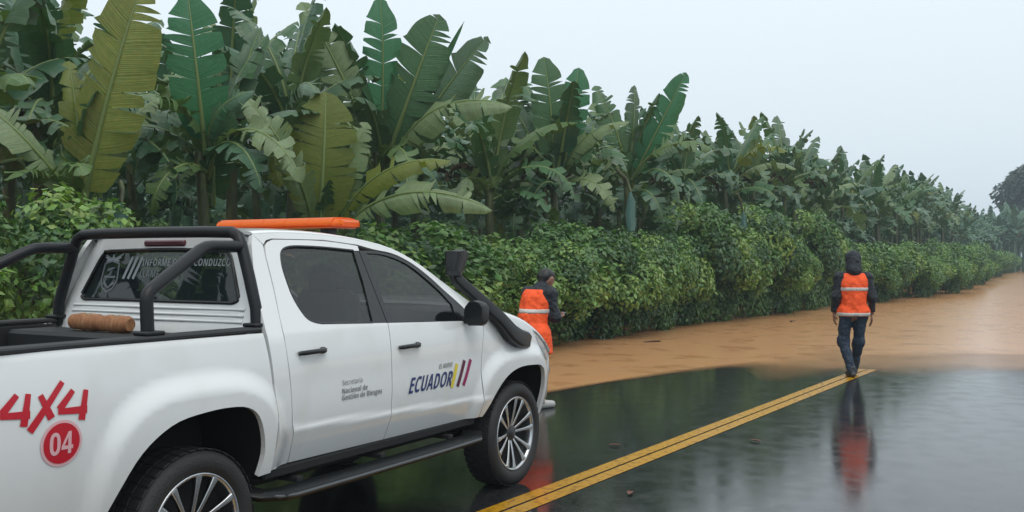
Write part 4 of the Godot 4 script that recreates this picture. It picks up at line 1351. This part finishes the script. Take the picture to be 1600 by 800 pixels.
	for sg in [1.0, -1.0]:
		mb = MB.new()
		mb.sweep([Vector3(1.60, 1.922, sg * 0.492), Vector3(1.60, 1.920, sg * 0.525), Vector3(1.60, 1.912, sg * 0.54)], [1.0, 0.9, 0.6], [Vector2(-0.125, -0.025), Vector2(0.125, -0.025), Vector2(0.128, -0.005), Vector2(0.105, 0.024), Vector2(-0.105, 0.024), Vector2(-0.128, -0.005)])
		part("end_cap", mb, M.amber, lb)
		mb = MB.new()
		mb.box(Vector3(1.60, 1.872, sg * 0.36), Vector3(0.10, 0.045, 0.07), 0.01)
		part("foot", mb, M.black, lb)
	for e in [[0.0, 1.0], [0.0, -1.0], [3.095, 1.0], [3.095, -1.0]]:
		make_wheel(T, Vector3(e[0], 0.389, e[1] * 0.785), e[1])
	# two strapped brown bundles on the cover box
	var names := ["tan bundle with pale bands in truck bed, farther from the brace", "darker brown bundle with pale bands in truck bed beside the brace"]
	for i in 2:
		var B := Basis(Vector3.UP, 1.05174)
		var o := Vector3(-2.289, 0, -5.26) + B * Vector3(0.25, 1.338 - 0.004 * i, -0.235 + 0.235 * i)
		var t := thing("cargo_bundle", names[i], "bundle", o, 1.05174, "bundles in the truck bed")
		mb = MB.new()
		mb.tube([Vector3(0, 0, -0.125), Vector3(0, 0.002, -0.11), Vector3(0, 0.004, -0.03), Vector3(0, 0.0, 0.04), Vector3(0, 0.002, 0.10), Vector3(0, 0, 0.12)], [0.03, 0.043, 0.048, 0.045, 0.047, 0.034], 14)
		part("roll", mb, M.cargo, t)
		for z in [-0.045, 0.03]:
			mb = MB.new()
			mb.tube([Vector3(0.02, 0.003, z - 0.008), Vector3(-0.01, 0.003, z + 0.008)], [0.0495], 16)
			part("band", mb, M.cord, t)

# ------------------------------------------------------------------ people: smooth union of tapered bones, meshed as surface nets
func body_mesh(bones: Array, cell: float, k: float, y0 := -1e9, y1 := 1e9, lift := 0.0, wob := 0.0) -> ArrayMesh:
	var lo := Vector3.ONE * 1e9
	var hi := -lo
	for b in bones:
		var m := maxf(b[2], b[3]) + lift + 4 * cell
		lo = lo.min((b[0] as Vector3) - Vector3.ONE * m).min((b[1] as Vector3) - Vector3.ONE * m)
		hi = hi.max((b[0] as Vector3) + Vector3.ONE * m).max((b[1] as Vector3) + Vector3.ONE * m)
	lo.y = maxf(lo.y, y0 - 3 * cell); hi.y = minf(hi.y, y1 + 3 * cell)
	var nx := int((hi.x - lo.x) / cell) + 2
	var ny := int((hi.y - lo.y) / cell) + 2
	var nz := int((hi.z - lo.z) / cell) + 2
	var g := PackedFloat32Array()
	g.resize(nx * ny * nz)
	g.fill(1.0)
	for b in bones:
		var A: Vector3 = b[0]
		var D: Vector3 = b[1] - b[0]
		var dd := maxf(D.length_squared(), 1e-8)
		var ra: float = b[2] + lift
		var rb: float = b[3] + lift
		var m := maxf(ra, rb) + 3 * cell + k
		var a := ((A.min(b[1]) - Vector3.ONE * m - lo) / cell).floor()
		var c := ((A.max(b[1]) + Vector3.ONE * m - lo) / cell).ceil()
		for z in range(maxi(int(a.z), 0), mini(int(c.z), nz - 1) + 1):
			for y in range(maxi(int(a.y), 0), mini(int(c.y), ny - 1) + 1):
				var at := (z * ny + y) * nx
				for x in range(maxi(int(a.x), 0), mini(int(c.x), nx - 1) + 1):
					var p := lo + Vector3(x, y, z) * cell
					var t := clampf((p - A).dot(D) / dd, 0, 1)
					var d := p.distance_to(A + D * t) - lerpf(ra, rb, t)
					var o := g[at + x]
					var h := maxf(k - absf(d - o), 0.0)
					g[at + x] = minf(d, o) - h * h * 0.25 / k
	if y0 > -1e8 or y1 < 1e8 or wob > 0:
		var fnn := FastNoiseLite.new()
		fnn.seed = 3; fnn.frequency = 9.0
		for z in nz:
			for y in ny:
				for x in nx:
					var at := (z * ny + y) * nx + x
					if g[at] > 0.1: continue
					var py := lo.y + y * cell
					g[at] = maxf(g[at] + wob * fnn.get_noise_3d(lo.x + x * cell, py * 0.6, lo.z + z * cell), maxf(y0 - py, py - y1))
	var mb := MB.new()
	var id := PackedInt32Array()
	id.resize(nx * ny * nz)
	id.fill(-1)
	var step := [1, nx, nx * ny]
	for z in range(1, nz - 2):
		for y in range(1, ny - 2):
			for x in range(1, nx - 2):
				var at := (z * ny + y) * nx + x
				var neg := 0
				for q in 8:
					if g[at + (q & 1) + ((q >> 1) & 1) * nx + (q >> 2) * nx * ny] < 0: neg += 1
				if neg == 0 or neg == 8: continue
				var sum := Vector3.ZERO
				var cnt := 0
				for ax in 3:
					var a1 := (ax + 1) % 3
					var a2 := (ax + 2) % 3
					for q in 4:
						var base := Vector3.ZERO
						base[a1] = q & 1; base[a2] = q >> 1
						var i0: int = at + (q & 1) * step[a1] + (q >> 1) * step[a2]
						var v0 := g[i0]
						var v1 := g[i0 + step[ax]]
						if (v0 < 0) != (v1 < 0):
							base[ax] = v0 / (v0 - v1)
							sum += base; cnt += 1
				var gr := Vector3(g[at + 1] - g[at - 1] + g[at + 1 + nx] - g[at - 1 + nx], g[at + nx] - g[at - nx] + g[at + nx + 1] - g[at - nx + 1], g[at + nx * ny] - g[at - nx * ny] + g[at + nx * ny + nx] - g[at - nx * ny + nx]).normalized()
				id[at] = mb.vert(lo + (Vector3(x, y, z) + sum / cnt) * cell, gr)
	for z in range(1, nz - 2):
		for y in range(1, ny - 2):
			for x in range(1, nx - 2):
				var at := (z * ny + y) * nx + x
				for ax in 3:
					if (g[at] < 0) == (g[at + step[ax]] < 0): continue
					var s1: int = step[(ax + 1) % 3]
					var s2: int = step[(ax + 2) % 3]
					var q0 := id[at]
					var q1 := id[at - s1]
					var q2 := id[at - s1 - s2]
					var q3 := id[at - s2]
					if q0 < 0 or q1 < 0 or q2 < 0 or q3 < 0: continue
					mb.quad(q0, q1, q2, q3)
	return mb.mesh()

# five fingers on a palm; w wrist, d pointing down the hand, a across the palm towards the thumb, n out of the palm
func hand_bones(w: Vector3, d: Vector3, a: Vector3, n: Vector3, curl: float) -> Array:
	var o := []
	for k in 4:
		var q := a * (0.030 - 0.020 * k)
		o.append([w + d * 0.01 + q * 0.6, w + d * 0.085 + q, 0.014, 0.012])
		var L: float = [0.040, 0.045, 0.042, 0.033][k]
		var p := w + d * 0.085 + q
		var dir := d
		for j in 3:
			dir = (dir + n * curl * (0.35 + 0.2 * j)).normalized()
			var e: Vector3 = p + dir * L * [1.0, 0.62, 0.5][j]
			o.append([p, e, 0.0095 - 0.001 * j, 0.0088 - 0.001 * j])
			p = e
	var p2 := w + d * 0.025 + a * 0.032
	var q2: Vector3 = p2 + (d * 0.6 + a * 0.8 + n * 0.2).normalized() * 0.045
	var q3: Vector3 = q2 + (d * 0.9 + a * 0.25 + n * 0.4).normalized() * 0.03
	o.append([w + d * 0.015 + a * 0.015, p2, 0.016, 0.014])
	o.append([p2, q2, 0.013, 0.011])
	o.append([q2, q3, 0.011, 0.009])
	return o

func head_bones(c: Vector3, f: Vector3, up: Vector3) -> Array:
	# c: middle of the head; f: way the face looks
	var r := f.cross(up).normalized()
	return [[c + up * 0.03 - f * 0.015, c + up * 0.03 + f * 0.01, 0.088, 0.085], [c - up * 0.05 + f * 0.02, c - up * 0.075 + f * 0.05, 0.06, 0.036], [c - up * 0.03 + r * 0.03 + f * 0.03, c - up * 0.03 - r * 0.03 + f * 0.03, 0.05, 0.05],
		[c + up * 0.01 + f * 0.092, c - up * 0.022 + f * 0.108, 0.010, 0.014],
		[c + up * 0.012 + r * 0.086, c - up * 0.02 + r * 0.082, 0.016, 0.010], [c + up * 0.012 - r * 0.086, c - up * 0.02 - r * 0.082, 0.016, 0.010],
		[c + up * 0.022 + f * 0.078 + r * 0.036, c + up * 0.022 + f * 0.078 + r * 0.028, 0.013, 0.013], [c + up * 0.022 + f * 0.078 - r * 0.036, c + up * 0.022 + f * 0.078 - r * 0.028, 0.013, 0.013],
		[c - up * 0.052 + f * 0.082 + r * 0.016, c - up * 0.052 + f * 0.082 - r * 0.016, 0.009, 0.009],
		[c - up * 0.06, c - up * 0.16 - f * 0.02, 0.052, 0.055]]

func person(label: String, at: Vector3, turn: float, J: Dictionary, look: Dictionary) -> void:
	# local axes: the person faces -z, x to the person's right
	var t := thing("person", label, "person", at, turn, "workers in orange vests")
	var torso := [[J.hip_l, J.hip_r, 0.105, 0.105], [(J.hip_l + J.hip_r) / 2, J.waist, 0.125, 0.115], [J.waist + Vector3(0.04, 0, 0), J.chest + Vector3(0.07, 0, 0), 0.105, 0.115], [J.waist - Vector3(0.04, 0, 0), J.chest - Vector3(0.07, 0, 0), 0.105, 0.115], [J.chest, J.neck, 0.12, 0.06], [J.sh_l, J.sh_r, 0.064, 0.064]]
	var core := torso.slice(0, 5) + [[J.sh_l.lerp(J.sh_r, 0.22), J.sh_l.lerp(J.sh_r, 0.78), 0.062, 0.062]]
	var arms := []
	for s in ["l", "r"]:
		arms.append([J["sh_" + s], J["el_" + s], 0.058, 0.044])
		arms.append([J["el_" + s], J["wr_" + s], 0.044, 0.029])
	var legs := []
	for s in ["l", "r"]:
		legs.append([J["hip_" + s], J["kn_" + s], 0.084, 0.056])
		legs.append([J["kn_" + s], J["an_" + s], 0.062, 0.042])
	var hb := head_bones(J.head, J.face, J.up)
	# body: one surface from head to feet
	var hands := []
	for s in ["l", "r"]:
		var d: Vector3 = J["hd_" + s]
		var n: Vector3 = J["hn_" + s]
		hands += hand_bones(J["wr_" + s], d, d.cross(n).normalized() * (1.0 if s == "l" else -1.0), n, J.curl)
	var body := MB.new()
	for m in [body_mesh(torso + arms + legs + [[J.neck, J.head - J.up * 0.06, 0.056, 0.052]], 0.016, 0.05), body_mesh(hb, 0.006, 0.03), body_mesh(hands, 0.0045, 0.008)]:
		var a: Array = m.surface_get_arrays(0)
		var base := body.v.size()
		for i in a[0].size(): body.vert(a[0][i], a[1][i])
		for i in a[Mesh.ARRAY_INDEX]: body.ix.append(base + i)
	part("body", body, M.skin, t)
	part("jacket", body_mesh(torso.slice(1) + arms, 0.013, 0.05, J.jacket_low, 9.0, 0.016, 0.020), M.jacket, t)
	part("trousers", body_mesh([torso[0]] + legs, 0.013, 0.05, 0.05, J.waist.y + 0.04, 0.016, 0.022), look.trousers, t)
	var v := part("vest", body_mesh(core, 0.013, 0.05, J.vest_low, J.neck.y - 0.01, 0.032, 0.018), M.vest, t)
	for y in J.bands:
		part("reflective_band", body_mesh(core, 0.010, 0.05, y - 0.026, y + 0.026, 0.036, 0.010), M.tape, v)
	if look.has("skirt"):
		part("vest_hem", body_mesh(look.skirt, 0.013, 0.06, J.skirt_low, J.waist.y + 0.02, 0.03, 0.012), M.vest, v)
	var f: Vector3 = J.face
	var u: Vector3 = J.up
	var c: Vector3 = J.head
	if look.hood:
		part("hood", body_mesh([[c + u * 0.035 - f * 0.02, c + u * 0.03 + f * 0.008, 0.112, 0.108], [c - u * 0.05 - f * 0.03, c - u * 0.15 - f * 0.03, 0.105, 0.10], [c - u * 0.15 - f * 0.02, J.neck, 0.10, 0.09]], 0.010, 0.04, -9.0, 9.0, 0.0, 0.012), M.jacket, t)
	else:
		part("hair", body_mesh([[c + u * 0.042 - f * 0.02, c + u * 0.055 + f * 0.012, 0.092, 0.084], [c + u * 0.0 - f * 0.045, c - u * 0.05 - f * 0.04, 0.07, 0.05]], 0.007, 0.03, -9.0, 9.0, 0.0, 0.010), M.hair, t)
		part("collar", body_mesh([[J.neck + Vector3(0.03, 0, 0), J.neck + Vector3(-0.03, 0, 0), 0.075, 0.075], [J.neck, J.neck + u * 0.04, 0.068, 0.066]], 0.010, 0.03), M.jacket, t)
	for s in ["l", "r"]:
		var an: Vector3 = J["an_" + s]
		var toe: Vector3 = J["toe_" + s]
		var heel := an + (an - toe) * Vector3(0.28, 0, 0.28)
		heel.y = toe.y
		part("boot", body_mesh([[an + Vector3(0, 0.03, 0), an - Vector3(0, 0.03, 0), 0.052, 0.05], [heel, toe, 0.038, 0.034], [an - Vector3(0, 0.03, 0), toe, 0.05, 0.036]], 0.009, 0.03, toe.y - 0.036, 9.0), look.boot, t)
	if look.has("held"):
		var ph := MB.new()
		ph.box(look.held[0], Vector3(0.075, 0.010, 0.15), 0.004, Basis(Vector3.RIGHT, look.held[1]))
		var p := part("phone", ph, M.trim, self)
		p.name = "phone"
		p.transform = t.transform
		tag(p, "dark phone held in the hands of the bent-over left worker", "phone")

func make_people() -> void:
	# right: walks away on the wet road, hood up, arms hanging
	var R := {"hip_l": Vector3(-0.095, 0.93, 0), "hip_r": Vector3(0.095, 0.93, 0), "waist": Vector3(0.0, 1.10, 0.0), "chest": Vector3(0.0, 1.33, 0.0), "neck": Vector3(0.0, 1.50, 0.01), "sh_l": Vector3(-0.185, 1.43, 0), "sh_r": Vector3(0.185, 1.43, 0),
		"el_l": Vector3(-0.25, 1.15, 0.02), "wr_l": Vector3(-0.255, 0.91, -0.06), "el_r": Vector3(0.25, 1.15, 0.03), "wr_r": Vector3(0.262, 0.90, -0.03),
		"kn_l": Vector3(-0.13, 0.50, -0.06), "an_l": Vector3(-0.035, 0.095, 0.06), "toe_l": Vector3(-0.05, 0.038, -0.11), "kn_r": Vector3(0.095, 0.49, -0.10), "an_r": Vector3(0.065, 0.095, -0.30), "toe_r": Vector3(0.08, 0.038, -0.47),
		"head": Vector3(0.0, 1.665, -0.03), "face": Vector3(0.05, -0.3, -1).normalized(), "up": Vector3(0, 1, -0.3).normalized(), "curl": 0.5, "hd_l": Vector3(0, -1, -0.1).normalized(), "hd_r": Vector3(0, -1, -0.05).normalized(), "hn_l": Vector3(1, 0, -0.1).normalized(), "hn_r": Vector3(-1, 0, -0.1).normalized(),
		"jacket_low": 0.93, "vest_low": 0.87, "bands": [1.26, 0.90]}
	person("hooded worker in orange vest and dark jeans walking away on wet road", Vector3(4.90, 0, -14.4), -0.12, R, {"trousers": M.jeans, "boot": M.boot, "hood": true})
	# left: bends over something in the hands, half hidden by the truck's nose
	var L := {"hip_l": Vector3(-0.09, 0.84, 0.06), "hip_r": Vector3(0.09, 0.84, 0.06), "waist": Vector3(0.0, 1.0, 0.05), "chest": Vector3(0.0, 1.20, -0.03), "neck": Vector3(0.0, 1.355, -0.09), "sh_l": Vector3(-0.17, 1.29, -0.05), "sh_r": Vector3(0.17, 1.29, -0.05),
		"el_l": Vector3(-0.21, 1.04, -0.09), "wr_l": Vector3(-0.07, 1.02, -0.30), "el_r": Vector3(0.21, 1.04, -0.09), "wr_r": Vector3(0.07, 1.01, -0.30),
		"kn_l": Vector3(-0.095, 0.46, 0.01), "an_l": Vector3(-0.10, 0.09, 0.06), "toe_l": Vector3(-0.11, 0.038, -0.11), "kn_r": Vector3(0.10, 0.46, 0.0), "an_r": Vector3(0.11, 0.09, 0.04), "toe_r": Vector3(0.13, 0.038, -0.13),
		"head": Vector3(0.0, 1.45, -0.165), "face": Vector3(0, -0.55, -1).normalized(), "up": Vector3(0, 1, -0.55).normalized(), "curl": 0.9, "hd_l": Vector3(0.35, 0.05, -1).normalized(), "hd_r": Vector3(-0.35, 0.05, -1).normalized(), "hn_l": Vector3(0.6, 0.8, 0).normalized(), "hn_r": Vector3(-0.6, 0.8, 0).normalized(),
		"jacket_low": 0.86, "vest_low": 0.80, "skirt_low": 0.62, "bands": [1.10]}
	person("bareheaded worker in long orange vest bending over beyond the truck's nose", Vector3(0.27, 0, -11.45), -0.8, L, {"trousers": M.khaki, "boot": M.boot_pale, "hood": false, "held": [Vector3(0, 1.045, -0.42), 0.3], "skirt": [[L.hip_l, L.kn_l.lerp(L.hip_l, 0.35), 0.12, 0.12], [L.hip_r, L.kn_r.lerp(L.hip_r, 0.35), 0.12, 0.12], [L.waist, (L.hip_l + L.hip_r) / 2, 0.13, 0.13]]})

# ------------------------------------------------------------------ small things
func make_small_things() -> void:
	# fallen leaves on the wet road
	var spots := [[0.93, -9.07], [0.85, -7.22], [2.25, -9.29]]
	var where := ["small reddish fallen leaf on wet road left of the yellow lines", "fallen leaf on wet road just right of the yellow lines", "lone fallen leaf on wet road midway to the right worker"]
	var lm := MB.new()
	var pts := []
	for i in 10:
		var a := TAU * i / 10
		pts.append(Vector3(cos(a) * 0.055, 0.004 + 0.010 * absf(sin(a)) , sin(a) * 0.022))
	lm.flat(pts, Vector3.UP)
	var leaf := lm.mesh()
	for i in spots.size():
		var o := part("fallen_leaf", leaf, M.litter, self)
		o.name = numbered("fallen_leaf")
		o.position = Vector3(spots[i][0], 0.006, spots[i][1])
		o.rotation.y = i * 1.3
		tag(o, where[i], "leaf", "fallen leaves on the road")
	# floating sticks in the brown water
	var st := [[13.0, 4.9, 0.4], [21.0, 4.6, 0.45]]
	var sl := ["dark stick floating in brown water, nearer to the left worker", "dark stick floating in brown water, nearer to the right worker"]
	for i in st.size():
		var mb := MB.new()
		var h: float = st[i][2]
		mb.tube([Vector3(-h / 2, 0, 0), Vector3(0, 0.015, 0.03), Vector3(h / 2, 0, 0)], [0.012, 0.018, 0.010], 6)
		mb.tube([Vector3(0, 0.015, 0.03), Vector3(h * 0.25, 0.03, 0.14)], [0.012, 0.005], 5)
		var o := part("stick", mb, M.debris, self)
		o.name = numbered("floating_stick")
		o.position = at_road(st[i][0], st[i][1], 0.018)
		o.rotation.y = 0.4 + i
		tag(o, sl[i], "stick", "floating sticks")
	# plastic bags that cover the banana bunches
	var bl := ["blue plastic bag over a banana bunch, nearest behind the left hedge", "blue plastic bag over a bunch right of the upright pair of leaves", "blue-green plastic bag over a bunch, above the hedge midway", "small blue plastic bag over a bunch, farthest along"]
	var bp := [[Vector3(-5.05, 1.95, -12.9), 0.5], [Vector3(2.55, 2.3, -21.6), 0.9], [Vector3(6.6, 2.2, -28.6), 0.9], [Vector3(11.4, 2.3, -38.0), 0.9]]
	for i in 4:
		var o := thing("bunch_bag", bl[i], "plastic bag", bp[i][0], i * 1.0, "bags over banana bunches")
		var mb := MB.new()
		var k: float = bp[i][1]
		var sec := []
		for j in 14: sec.append(Vector2.from_angle(TAU * j / 14) * (1.0 + 0.22 * sin(j * 2.7 + i)))
		mb.sweep([Vector3(0.02, 0.95 * k, 0), Vector3(0, 0.85 * k, 0), Vector3(0.01, 0.7 * k, 0.02), Vector3(-0.01, 0.4 * k, 0), Vector3(0.02, 0.12 * k, 0.01), Vector3(0, 0.0, 0.02)], [0.02, 0.04, 0.08, 0.10, 0.09, 0.07], sec, Vector3(1, 0.1, 0))
		part("sleeve", mb, M.bag, o)
		mb = MB.new()
		mb.tube([Vector3(0.02, 0.93 * k, 0), Vector3(0.0, 1.25 * k, -0.1), Vector3(-0.1, 1.5 * k, -0.3)], [0.03, 0.035, 0.04], 7)
		part("stalk", mb, M.stem, o)
